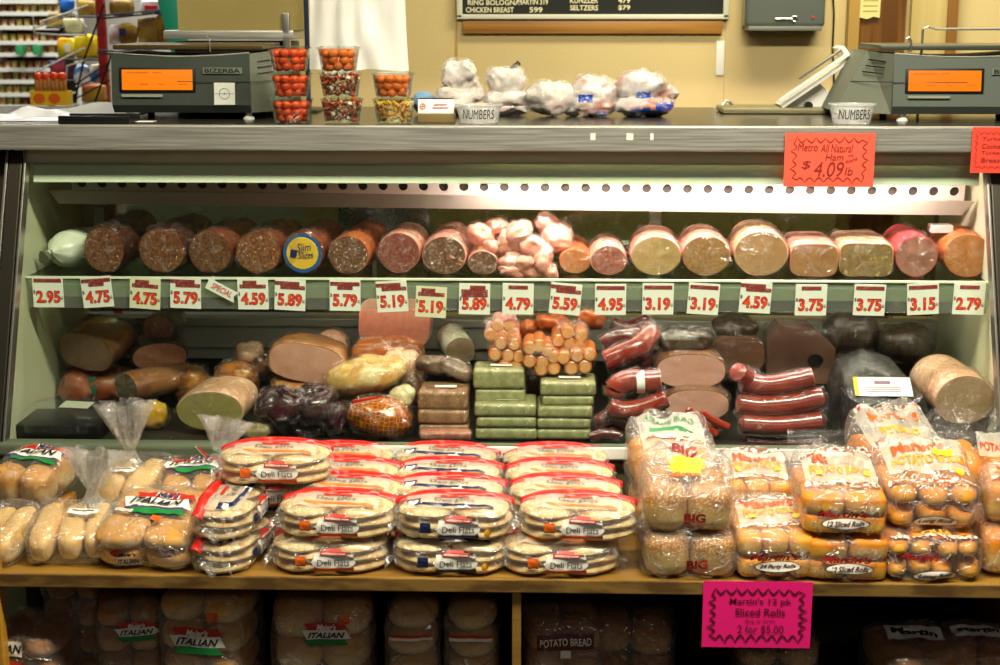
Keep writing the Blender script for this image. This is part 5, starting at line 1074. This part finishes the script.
# thin white printed film: lets a little of the bread show
def printfilm(name, c, a):
    m, t, b, o = nt(name); N = t.nodes; L = t.links; b.inputs['Base Color'].default_value = c4(hx(c)); b.inputs['Roughness'].default_value = .3
    b.inputs['Alpha'].default_value = a; return m
pw = printfilm('milky_print', 'f2ecdc', .34); pr_ = printfilm('red_print', 'd8281e', .9); po_ = printfilm('orange_print', 'ee7a2a', .85)
FG = 'packs of round flat bread on the shelf'
def flats_proto(kind):
    t = root('flat_bread_pack', 'x', 'bread pack', (0, 0, 0), group=FG)
    fl = gnoise(gblob(.0545, .052, .0105, 2.6, 30, 10), .0009, 40, 3); data = None
    for sx in (-1, 1):
        for l in range(3):
            if data is None: o = mesh('flat_roll', fl, m_flat, t); data = o.data
            else: o = bpy.data.objects.new('flat_roll', data); COL.objects.link(o); o.parent = t
            o.location = (sx * .0515 + rnd.uniform(-.002, .002), rnd.uniform(-.002, .002), .0115 + l * .0190); o.rotation_euler = (R(rnd.uniform(-2, 2)), R(rnd.uniform(-3, 3)), rnd.uniform(0, 6))
    g = gblob(.112, .059, .0325, 3.6, 72, 34, c=(0, 0, .0325)); g = gnoise(g, .0028, 24, 5, True); g = gnoise(g, .0012, 60, 7, True); g = ([(x, y, max(.0003, z)) for x, y, z in g[0]], g[1])
    mesh('wrapper', g, FILMB, t)
    for s in (-1, 1):   # crimped loose ends
        V = []; Fc = []; n = 12
        for j in range(n):
            for i in range(8):
                u, v = i / 7, j / (n - 1); V.append((s * (.104 + u * .022), (v - .5) * (.05 + .03 * u), .03 + .012 * math.sin(v * 11 + s) * u + .006 * nz((u, v, s), 3) - .012 * u))
        for j in range(n - 1):
            for i in range(7): q = j * 8 + i; Fc.append((q, q + 1, q + 9, q + 8))
        mesh('wrapper_end', (V, Fc), FILMB, t)
    bv = BVHTree.FromPolygons(*g)
    K = {'orange': lorange, 'navy': lnavy}[kind]
    fx = .01
    decals(bv, t, (fx, -.08, .030), FRONT, [('rect', None, .074, .030, 0, .000, lw, 'front_label'), ('ell', None, .082, .034, 0, .0, lw, 'front_label'), ('rect', None, .076, .008, 0, -.016, K, 'label_strip'), ('rect', None, .050, .0075, 0, .0165, lred, 'label_banner'), ('rect', None, .030, .005, 0, .0215, lred, 'label_banner'),
        ('text', 'PEPPERIDGE FARM', .044, .0036, 0, .0165, lw), ('text', 'Deli Flats', .060, .0125, 0, -.001, lgrey)])
    decals(bv, t, (fx - .062, -.08, .030), FRONT, [('rect', None, .020, .020, 0, .0, K, 'corner_mark')])
    if kind == 'navy': decals(bv, t, (fx + .055, -.08, .03), FRONT, [('ell', None, .014, .016, 0, -.008, lgold, 'seal')])
    decals(bv, t, (.0, -.005, .1), TOP, [('rect', None, .185 if kind == 'navy' else .165, .066, 0, 0, pw, 'top_print'), ('rect', None, .15, .008, 0, -.024, po_ if kind == 'orange' else lnavy, 'top_stripe', R(-4)), ('rect', None, .055, .007, .0, .016, lred, 'top_banner'), ('text', 'Deli Flats', .075, .013, 0, -.004, lgrey)])
    if kind == 'navy': decals(bv, t, (-.078, -.005, .1), TOP, [('rect', None, .026, .03, 0, -.004, lnavy, 'corner_mark'), ('rect', None, .018, .01, 0, -.004, lw, 'corner_patch')]); decals(bv, t, (.02, -.03, .1), TOP, [('rect', None, .026, .014, 0, 0, lw, 'price_sticker')])
    # red printed seal running along the far top edge
    V = []; Fc = []; n = 40
    for i in range(n + 1):
        x = -.112 + .224 * i / n; b_ = .0635 - .016 * abs(i / n - .5) ** 2.5 * 6; 
        for j in range(3): V.append((x, .026 + j * .010 + .003 * nz((x, 0, 0), 30), b_ + .001 + .009 * math.sin(j * 1.0) + .003 * nz((x, j, 0), 22)))
    for i in range(n):
        for j in range(2): q = i * 3 + j; Fc.append((q, q + 3, q + 4, q + 1))
    mesh('red_band', (V, Fc), redprint, t, solid=.0004)
    return t
fo = flats_proto('orange'); fn = flats_proto('navy'); used = set()
def flats(px, py, Y, z, kind, label, rot=0, rx=0, sx=1.0, dz=0):
    p = fo if kind == 'o' else fn
    if kind in used: t = dup(p)
    else: t = p; used.add(kind)
    x = at(px, py, Y).x; t.location = (x, Y, ZB + z); t.rotation_euler = (R(rx), 0, R(rot)); t.scale = (sx, 1, 1); t['label'] = label
    return t
H = .0655
A, B_, C_ = 'A', 'B', 'C'
# column with the orange labels
flats(332, 560, -.372, 0, 'o', 'lower front flat bread pack with orange label, first column', 2)
flats(338, 525, -.362, H, 'o', 'upper front flat bread pack with orange label, first column', -2)
flats(350, 490, -.255, H, 'o', 'pack right behind the upper front orange pack, first column', -4); flats(350, 500, -.255, 0, 'o', 'lower pack second from front, first column')
flats(346, 470, -.150, H, 'o', 'third top pack back in the first flat bread column', -1); flats(346, 500, -.150, 0, 'o', 'lower pack third from front, first column')
flats(342, 450, -.055, H + .003, 'o', 'rearmost top pack of the first flat bread column', 1); flats(342, 500, -.052, 0, 'o', 'lower rearmost pack, first column')
flats(277, 495, -.245, H * 2, 'o', 'flat bread pack lying raised across the gap beside the first column', 3); flats(272, 500, -.20, H, 'o', 'pack under the raised one beside the first column', 10); flats(262, 500, -.22, 0, 'n', 'bottom pack below the raised one beside the first column', 4)
flats(268, 455, -.085, H * 1.0, 'o', 'pack in the back with orange print beside the first column', -20)
# end-on packs with blue labels
flats(234, 560, -.335, 0, 'n', 'lower end-on flat bread pack with blue mark', 84); flats(232, 530, -.33, H, 'n', 'upper end-on flat bread pack with blue mark', 88)
# column with navy labels
flats(452, 560, -.372, 0, 'n', 'lower front flat bread pack with navy strip, middle column', 1); flats(455, 525, -.366, H, 'n', 'upper front flat bread pack with navy strip, middle column', 0)
flats(450, 485, -.258, H, 'n', 'second top pack back in the navy middle column', -2); flats(450, 500, -.255, 0, 'n', 'lower pack second from front, middle column')
flats(449, 465, -.152, H, 'n', 'third top pack back in the navy middle column', -1); flats(450, 500, -.150, 0, 'n', 'lower pack third from front, middle column')
flats(447, 445, -.055, H + .004, 'n', 'rearmost top pack of the navy middle column', -3); flats(449, 500, -.052, 0, 'n', 'lower rearmost pack, middle column')
# column beside the big rolls
flats(560, 565, -.372, 0, 'o', 'lower front orange label pack beside the seeded rolls', 1); flats(578, 530, -.362, H, 'o', 'upper front orange label pack beside the seeded rolls', -3)
flats(566, 490, -.256, H, 'o', 'second top pack back beside the seeded rolls', -2); flats(562, 500, -.255, 0, 'o', 'lower pack second from front beside the seeded rolls')
flats(560, 470, -.152, H, 'o', 'third top pack back beside the seeded rolls', -1); flats(560, 500, -.150, 0, 'o', 'lower pack third from front beside the seeded rolls')
flats(556, 450, -.055, H + .004, 'o', 'rearmost top pack beside the seeded rolls', 1); flats(556, 500, -.052, 0, 'o', 'lower rearmost pack beside the seeded rolls')

def pack(name, label, px, Y, z, w, d, h, nx, ny, nl, m, p=2.6, rot=0, front=(), top=(), film_=None, group=None, gap=.96, base=ZB, bagw=.006, cat='rolls', side_tail=0, tail=0, topo=None, rx=0, crown=0, axes=TOP, seed=0, endon=1.0):
    x = at(px, 540 if base == ZB else 640, Y - d / 2).x; z += d / 2 * math.sin(R(rx)); SEED[0] += 1; sd = SEED[0]
    t = root(name, label, cat, (x, Y, base + z), (R(rx), 0, R(rot)), group)
    rw, rd, rh = w / nx, d / ny, (h - .004) / nl; g0 = gnoise(gblob(rw / 2 * 1.03, rd / 2 * 1.03, rh / 2 * 1.04, p, 26, 16), .0018, 30, sd); data = None
    for l in range(nl):
        for i in range(nx):
            for j in range(ny):
                if data is None: o = mesh('roll', g0, m, t); data = o.data
                else: o = bpy.data.objects.new('roll', data); COL.objects.link(o); o.parent = t
                o.location = ((i - (nx - 1) / 2) * rw + rnd.uniform(-.0015, .0015), (j - (ny - 1) / 2) * rd, .003 + rh * (l + .5)); o.rotation_euler = (R(rnd.uniform(-3, 3)), R(rnd.uniform(-3, 3)), R(rnd.uniform(-4, 4)))
    g = gblob(w / 2 + bagw, d / 2 + bagw, h / 2 + .003, 5, 72, 36, c=(0, 0, h / 2 + .002)); g = gnoise(g, .0035, 20, sd, True); g = gnoise(g, .0014, 55, sd + 2, True)
    g = ([(x_, y_, max(.0003, z_ + .12 * crown * max(0, (z_ / h - .5)) * max(0, y_ / d + .3) * 2)) for x_, y_, z_ in g[0]], g[1])
    mesh('wrapper', g, film_ or FILMB, t); bv = BVHTree.FromPolygons(*g)
    if front: decals(bv, t, (0, -d / 2 - .05, h / 2), FRONT, front)
    if top: decals(bv, t, topo or (0, 0, h + .05), axes, top)
    if tail:
        V = []; Fc = []; n, q_ = 26, 14
        for j in range(q_):
            for i in range(n):
                u, v = i / (n - 1) - .5, j / (q_ - 1); V.append((u * w * (1.0 - .35 * v), d / 2 - .01 + v * tail, h * .9 + v * tail * .4 + .012 * nz((u * 3, v * 2, sd), 2) + .008 * math.sin(u * 20 + v * 4) * v - .3 * abs(u) * v * .1))
        for j in range(q_ - 1):
            for i in range(n - 1): q = j * n + i; Fc.append((q, q + 1, q + n + 1, q + n))
        mesh('loose_film', (V, Fc), film_ or FILMB, t)
    return t
def neck(t, loc, r0, r1, h, tilt=(0, 0, 0), seed=0, tie=None, n=64):
    rings = []
    for q in range(9):
        u = q / 8; rr = r0 + (r1 - r0) * u ** .8
        rings.append([(rr * (1 + .45 * (.2 + u) * math.sin(j * 2 * PI * 9 / n + seed) + .12 * u * math.sin(j * 2 * PI * 17 / n)) * math.cos(2 * PI * j / n), rr * .62 * (1 + .45 * (.2 + u) * math.sin(j * 2 * PI * 9 / n + seed)) * math.sin(2 * PI * j / n), h * u + .010 * u * nz((j * .3, u, seed), 1)) for j in range(n)])
    mesh('gathered_neck', gx(gloft(rings, False, False), loc, tilt), FILMN, t)
    lo_ = [[(x * 1, y * 1, z) for x, y, z in ([(r0 * (1 + 3.2 * q ** 1.3) * math.cos(2 * PI * j / n) * (1 + .14 * math.sin(j * 2 * PI * 9 / n + seed)), r0 * (1 + 2.6 * q ** 1.3) * math.sin(2 * PI * j / n), -.05 * q ** .8) for j in range(n)])] for q in (0, .2, .45, .7, 1)]
    mesh('bag_shoulder', gx(gloft(lo_, False, False), loc, tilt), FILMN, t)
    if tie: mesh('twist_tie', gx(gtube([(r0 * 1.1 * math.cos(a), r0 * 1.1 * math.sin(a), 0) for a in [i * PI / 6 for i in range(13)]], .0018, 6), loc, tilt), tie, t)
FILMN = film('neck_film', base=.05, edge=.5, crk=.2, haze=.13, scale=26, rough=.2, bump=.8)
tiny = ('rect', None, .058, .020, 0, 0, lw, 'price_label')
RB = 'bags of long pale rolls'
def rolls_bag(px, py, Y, n, w, d, h, label, lab, rot=0, nk=None, z=0, seed=0, tie=None, rx=0):
    t = pack('roll_bag', label, px, Y, z, w, d, h, n, 1, 1, m_hotdog, 3.0, rot, top=[('rect', None, .058, .018, *lab, lw, 'price_label', R(-6)), ('rect', None, .044, .004, lab[0], lab[1] + .002, lgrey, 'label_lettering', R(-6))] if lab else (), group=RB, bagw=.008, gap=1, rx=rx)
    if nk: neck(t, nk[0], .010, nk[1], nk[2], nk[3], seed, tie)
    return t
rolls_bag(62, 560, -.320, 3, .150, .15, .062, 'front bag of three long rolls with price label by the shelf end', (.02, .01), 6, ((.03, .065, .085), .05, .08, (R(-20), R(6), 0)), seed=1, rx=12)
rolls_bag(-8, 560, -.330, 2, .09, .15, .062, 'bag of rolls cut off by the photo edge, in front', None, -8, seed=2, rx=10)
rolls_bag(124, 530, -.150, 2, .12, .17, .075, 'bag of long rolls with tall gathered neck and price label', (-.01, -.02), -6, ((-.005, .02, .108), .045, .10, (R(-8), R(-3), 0)), z=.035, seed=3, rx=8)
tag(mesh('bread_carton', gnoise(gbox(.14, .16, .033, (0, 0, .0165), .006), .001, 30), m_italian, loc=(at(124, 540, -.23).x, -.150, ZB)), 'flat bread loaf lying underneath the tall necked roll bag', 'bread')
# Italian rolls
def italian(label, px, Y, z, w, d, h, nx, ny, nl, rot=0, front=False, base=ZB, sc=1.0, top=True, grp='packs of round italian rolls', nk=None, m=None, axes=TOP, rx=0):
    s = sc
    tp = [('quad', None, .088 * s, .016 * s, .012, .030 * s, lred, 'label_red', 0, -.012), ('quad', None, .10 * s, .022 * s, 0, .012 * s, lw, 'label_panel', 0, -.012), ('quad', None, .092 * s, .006 * s, 0, -.002 * s, purple, 'label_strip', 0, -.004), ('quad', None, .082 * s, .014 * s, .012, -.012 * s, lgreen, 'label_green', 0, -.010),
          ('bold', "Maier's", .036 * s, .013 * s, .016, .030 * s, lw), ('ital', "Maier's", .034 * s, .012 * s, .016, .030 * s, lnavy), ('ital', 'ITALIAN', .082 * s, .014 * s, 0, .012 * s, blackink), ('text', '8 ENRICHED ROLLS', .06 * s, .003 * s, 0, -.002 * s, lw)]
    fr = [('ell', None, .03, .016, -.040, .004, lred, 'label_red'), ('ital', "Maier's", .036, .012, -.022, .004, lw), ('ital', "Maier's", .035, .011, -.022, .004, lnavy), ('rect', None, .05, .014, -.02, -.012, lw, 'label_panel'), ('ital', 'ITALIAN', .042, .010, -.02, -.012, blackink)]
    tp2 = [('rect', None, .022, .014, .022, -.046, lorange, 'price_sticker', R(-8)), ('rect', None, .036, .010, -.052, -.022, lw, 'weight_patch', R(-8)), ('text', 'Sandwich', .03, .005, -.052, -.022, lgrey, 'label_lettering', R(-8))] if front else []
    t = pack('italian_rolls', label, px, Y, z, w, d, h, nx, ny, nl, m or m_italian, 2.8, rot, front=fr if front else (), top=(tp + tp2) if top else (), group=grp, base=base, axes=axes, rx=rx)
    if nk: neck(t, nk[0], .010, nk[1], nk[2], nk[3], 4, nk[4] if len(nk) > 4 else None)
    return t
italian('front pack of italian rolls with red white and green label', 146, -.322, .0, .19, .19, .076, 2, 2, 2, -7, True, sc=1.3, rx=13)
italian('italian rolls pack in the far corner by the yellow post', 28, -.135, .045, .13, .15, .08, 2, 2, 1, -12, sc=1.2, rx=10)
tag(mesh('roll_loaf', gnoise(gbox(.12, .14, .042, (0, 0, .021), .010), .001, 30), m_italian, loc=(at(28, 540, -.21).x, -.135, ZB)), 'bread loaf underneath the italian rolls in the far corner', 'bread')
it2 = italian('italian rolls pack with tricolour ribbons on its gathered neck', 186, -.150, .03, .12, .15, .08, 2, 2, 1, 8, sc=1.1, rx=8, nk=((.055, .03, .105), .04, .07, (R(-15), R(12), 0), lgreen))
tag(mesh('roll_loaf', gnoise(gbox(.11, .13, .028, (0, 0, .014), .008), .001, 30), m_italian, loc=(at(186, 540, -.22).x, -.150, ZB)), 'bread loaf underneath the ribboned italian rolls', 'bread')
for i, (dx, rz_) in enumerate(((-.0, -40), (.085, 35))):
    for j, mm in enumerate((lgreen, lw, redprint)): mesh('ribbon', gx(gbox(.004, .0015, .030, (0, 0, 0)), (.022 + dx + (j - 1) * .004 * math.cos(R(rz_)), -.01, .125 - (j - 1) * .004 * math.sin(R(rz_)) * 0), (0, R(rz_), 0)), mm, it2)
# seeded big rolls
bigf = [('bold', 'BIG', .040, .018, .012, -.008, lmaroon), ('text', 'CHEWY ROLLS', .03, .004, .012, -.024, lmaroon)]
bigt = [('star', None, .075, .060, 0, .0, lyellow, 'sunburst'), ('bold', 'BIG', .048, .020, -.002, .040, lmaroon), ('bold', "MARTIN'S", .06, .012, 0, -.030, lorange)]
pack('seeded_roll_pack', 'lower pack of big seeded rolls lettered BIG', 691, -.345, 0, .172, .17, .083, 2, 2, 1, m_seeded, 3.2, 0, front=bigf, group='packs of big seeded rolls')
pack('seeded_roll_pack', 'upper pack of big seeded rolls with yellow sunburst on top', 689, -.338, .089, .165, .17, .083, 2, 2, 1, m_seeded, 3.2, -2, front=bigf, top=bigt, group='packs of big seeded rolls', crown=.5, tail=.05)
pack('seeded_roll_pack', 'pack behind the sunburst pack with green printed top', 672, -.135, .085, .16, .16, .095, 2, 2, 1, m_potato2, 3, 6, top=[('quad', None, .13, .10, 0, 0, pw, 'top_print', 0, .0), ('rect', None, .09, .012, .0, -.0, lgreen, 'green_stripe', R(-8)), ('text', 'SESAME BUNS', .10, .016, 0, .028, lgreen, 'label_lettering', R(-8)), ('rect', None, .12, .008, 0, -.03, lpattern, 'pattern_border', R(-8))], group='packs behind', crown=.5, tail=.06)
pack('roll_pack', 'roll pack underneath the green printed pack', 672, -.135, 0, .16, .16, .080, 2, 2, 1, m_potato2, 3, 3, group='packs behind')
# potato rolls
PG = 'packs of golden potato rolls'
mt = lambda w, n=1.0: [('rect', None, w, .09, 0, .0, pw, 'top_print'), ('rect', None, w * 1.02, .010, 0, -.050, lpattern, 'pattern_border'), ('rect', None, w * 1.02, .010, 0, .050, lpattern, 'pattern_border'), ('bold', "Martin's", w * .75, .028, 0, .024, lorange2, 'label_lettering', R(4)), ('bold', 'POTATO ROLLS', w * .85, .022, 0, -.010, lgold2, 'label_lettering', R(3)), ('star', None, .015, .015, w * .36, -.026, lyellow, 'sunburst'), ('star', None, .015, .015, -w * .30, -.028, lyellow, 'sunburst')]
def oval(s, w=.075, z=-.012): return [('ell', None, w, .022, .0, z, lbrown, 'oval_rim'), ('ell', None, w * .95, .0195, .0, z, lw, 'oval_label'), ('ital', s, w * .78, .010, 0, z, lbrown)]
def mfront(s, w, sc=1.0, low="The Taste is Golden"): return [('ital', "Martin's", w * .62, .014, -.006, .006, lmaroon)] + oval(s, w * .6) + ([('text', low, w * .8, .005, 0, -.033, lmaroon)] if low else [])
pack('potato_roll_pack', 'front pack of 24 small potato rolls', 777, -.335, 0, .145, .19, .088, 3, 3, 2, m_potato2, 3.2, 1, front=mfront('24 Party Rolls', .145), top=mt(.125), group=PG, crown=.25)
pack('potato_roll_pack', 'potato roll pack directly behind the 24 roll pack', 758, -.135, .030, .14, .16, .088, 3, 3, 2, m_potato2, 3.2, -3, top=mt(.12), group=PG, crown=.3)
tag(mesh('roll_loaf', gnoise(gbox(.13, .15, .028, (0, 0, .014), .008), .001, 30), m_potato2, loc=(at(758, 540, -.21).x, -.135, ZB)), 'bread loaf under the pack behind the 24 rolls', 'bread')
pack('potato_roll_pack', 'lower pack of 12 sliced potato rolls', 850, -.335, 0, .150, .19, .082, 2, 2, 2, m_potato, 5, 0, front=mfront('12 Sliced Rolls', .15), group=PG)
pack('potato_roll_pack', 'upper pack of 12 sliced potato rolls with white printed top', 846, -.330, .088, .152, .19, .078, 2, 2, 2, m_potato, 5, -2, front=mfront('12 Sliced Rolls', .15, low=None), top=mt(.135) + [('rect', None, .08, .03, .02, .02, pw, 'top_print')], group=PG, crown=.45, tail=.05)
pack('potato_roll_pack', 'lower pack of long rolls with four golden ends', 936, -.340, 0, .178, .18, .084, 4, 1, 2, m_potato, 2.8, 1, front=[('ital', "Martin's", .07, .014, -.03, .012, lmaroon)] + oval('Long Roll', .085, -.026), top=[('rect', None, .16, .012, 0, -.072, lpattern, 'pattern_border'), ('bold', 'ROLLS', .07, .014, 0, -.062, lgold)], group=PG)
pack('potato_roll_pack', 'upper pack of long rolls with printed flower border', 934, -.300, .090, .172, .18, .080, 3, 1, 2, m_potato, 2.8, -1, front=oval('Long Roll', .085, -.022), top=[('rect', None, .15, .10, 0, .02, pw, 'top_print'), ('rect', None, .165, .014, 0, -.060, lpattern, 'pattern_border'), ('bold', "Martin's", .10, .028, -.01, .035, lorange2, 'label_lettering', R(4)), ('bold', 'POTATO ROLLS', .14, .024, .005, -.0, lgold2, 'label_lettering', R(3)), ('star', None, .02, .02, .055, -.035, lyellow, 'sunburst'), ('rect', None, .04, .02, .035, .02, lyellow, 'gold_patch')], group=PG, crown=.5)
pack('potato_roll_pack', 'printed potato roll pack standing highest behind the sliced rolls', 900, -.120, .10, .16, .15, .085, 3, 2, 1, m_potato, 2.8, 14, top=[('rect', None, .15, .11, 0, 0, pw, 'top_print'), ('rect', None, .15, .012, 0, .05, lpattern, 'pattern_border'), ('bold', "Martin's", .11, .024, 0, .022, lorange, 'label_lettering'), ('bold', 'POTATO', .09, .018, .0, -.012, lgold, 'label_lettering'), ('rect', None, .15, .012, 0, -.045, lpattern, 'pattern_border')], group=PG, crown=.6, tail=.05)
pack('potato_roll_pack', 'potato roll pack underneath the highest printed pack', 897, -.120, 0, .16, .15, .092, 3, 2, 1, m_potato, 2.8, 10, group=PG)
pack('potato_roll_bag', 'loose bag of golden rolls with crumpled clear top at the bright corner', 972, -.125, .085, .17, .16, .085, 3, 2, 1, m_potato, 2.4, -6, top=[('rect', None, .07, .06, .05, -.03, pw, 'top_print'), ('bold', 'POTATO', .06, .016, .05, -.03, lred)], group=PG, crown=.7, tail=.05, film_=FILM)
pack('potato_roll_pack', 'pack under the loose bag at the bright corner', 975, -.125, 0, .17, .15, .078, 3, 2, 1, m_potato, 2.6, 2, group=PG)
pack('potato_roll_pack', 'potato roll pack cut off by the photo edge, tilted', 1030, -.315, 0, .14, .19, .09, 3, 2, 1, m_potato, 2.8, -8, top=mt(.12), group=PG)
pack('potato_roll_pack', 'upper potato roll pack cut off by the photo edge', 1030, -.30, .095, .13, .17, .075, 3, 2, 1, m_potato, 2.8, -12, top=mt(.11), group=PG)
tag(mesh('empty_bag', gnoise(gx(gblob(.035, .05, .035, 3, 36, 24), (0, 0, .045)), .010, 28, 9, True), FILM, loc=(at(800, 540, -.2).x, -.14, ZB + .055)), 'crumpled empty clear bag between the 24 rolls and sliced rolls', 'bag')
V_ = rumple(.16, .10, .05, 24, 7, 9); tag(mesh('loose_film', gx(V_, (0, 0, 0), (R(50), 0, 0)), FILM, loc=(at(825, 445, -.06).x, -.08, at(825, 452, -.08).z)), 'loose clear film leaning on the white price channel', 'film')

# ================================================================ lower bay (dark)
ZL = .205; LG = 'bread packs in the dark lower bay'
def low(label, px, Y, w, d, h, nx, ny, nl, m, rot=0, p=2.8, **k): return pack('bread_pack', label, px, Y, 0, w, d, h, nx, ny, nl, m, p, rot, group=LG, base=ZL, **k)
LB = lambda s=1, x=0, z=.03: [('quad', None, .09 * s, .018 * s, x, z + .018 * s, lred, 'label_red', 0, -.01), ('quad', None, .10 * s, .022 * s, x, z, lw, 'label_panel', 0, -.01), ('quad', None, .09 * s, .014 * s, x, z - .018 * s, lgreen, 'label_green', 0, -.01), ('ital', "Maier's", .045 * s, .014 * s, x, z + .018 * s, lw), ('ital', 'ITALIAN', .085 * s, .014 * s, x, z, blackink)]
low('italian roll stack with slanted label below the end-on flats', 203, -.31, .17, .16, .235, 2, 1, 4, m_italian, -6, front=LB(1, .0, .035) + [('rect', None, .024, .016, .03, .085, lorange, 'price_sticker')])
low('italian roll pack with label in the dark between two stacks', 318, -.30, .19, .16, .22, 2, 1, 3, m_italian, 5, front=LB(.85, .01, .055) + [('rect', None, .022, .016, .045, .085, lorange, 'price_sticker')])
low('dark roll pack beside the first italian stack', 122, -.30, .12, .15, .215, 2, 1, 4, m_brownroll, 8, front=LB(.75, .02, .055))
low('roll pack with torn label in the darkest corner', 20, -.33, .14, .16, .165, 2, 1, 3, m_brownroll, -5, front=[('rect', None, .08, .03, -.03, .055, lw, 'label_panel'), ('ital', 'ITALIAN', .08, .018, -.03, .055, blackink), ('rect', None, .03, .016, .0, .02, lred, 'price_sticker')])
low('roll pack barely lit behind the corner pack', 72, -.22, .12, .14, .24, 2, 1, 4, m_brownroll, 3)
st_ = [('rect', None, .084, .007, 0, -.0, lw, 'white_stripe'), ('rect', None, .084, .006, 0, .006, lred, 'red_stripe')]
for lab, px in (('hamburger bun stack with red and white stripe, nearer the italian rolls', 411), ('hamburger bun stack with red and white stripe beside the divider', 471)):
    low(lab, px, -.31, .094, .14, .215, 1, 1, 4, m_italian, rnd.uniform(-4, 4), 2.3, front=[(a[0], a[1], a[2], a[3], a[4], a[5] + .05, *a[6:]) for a in st_])
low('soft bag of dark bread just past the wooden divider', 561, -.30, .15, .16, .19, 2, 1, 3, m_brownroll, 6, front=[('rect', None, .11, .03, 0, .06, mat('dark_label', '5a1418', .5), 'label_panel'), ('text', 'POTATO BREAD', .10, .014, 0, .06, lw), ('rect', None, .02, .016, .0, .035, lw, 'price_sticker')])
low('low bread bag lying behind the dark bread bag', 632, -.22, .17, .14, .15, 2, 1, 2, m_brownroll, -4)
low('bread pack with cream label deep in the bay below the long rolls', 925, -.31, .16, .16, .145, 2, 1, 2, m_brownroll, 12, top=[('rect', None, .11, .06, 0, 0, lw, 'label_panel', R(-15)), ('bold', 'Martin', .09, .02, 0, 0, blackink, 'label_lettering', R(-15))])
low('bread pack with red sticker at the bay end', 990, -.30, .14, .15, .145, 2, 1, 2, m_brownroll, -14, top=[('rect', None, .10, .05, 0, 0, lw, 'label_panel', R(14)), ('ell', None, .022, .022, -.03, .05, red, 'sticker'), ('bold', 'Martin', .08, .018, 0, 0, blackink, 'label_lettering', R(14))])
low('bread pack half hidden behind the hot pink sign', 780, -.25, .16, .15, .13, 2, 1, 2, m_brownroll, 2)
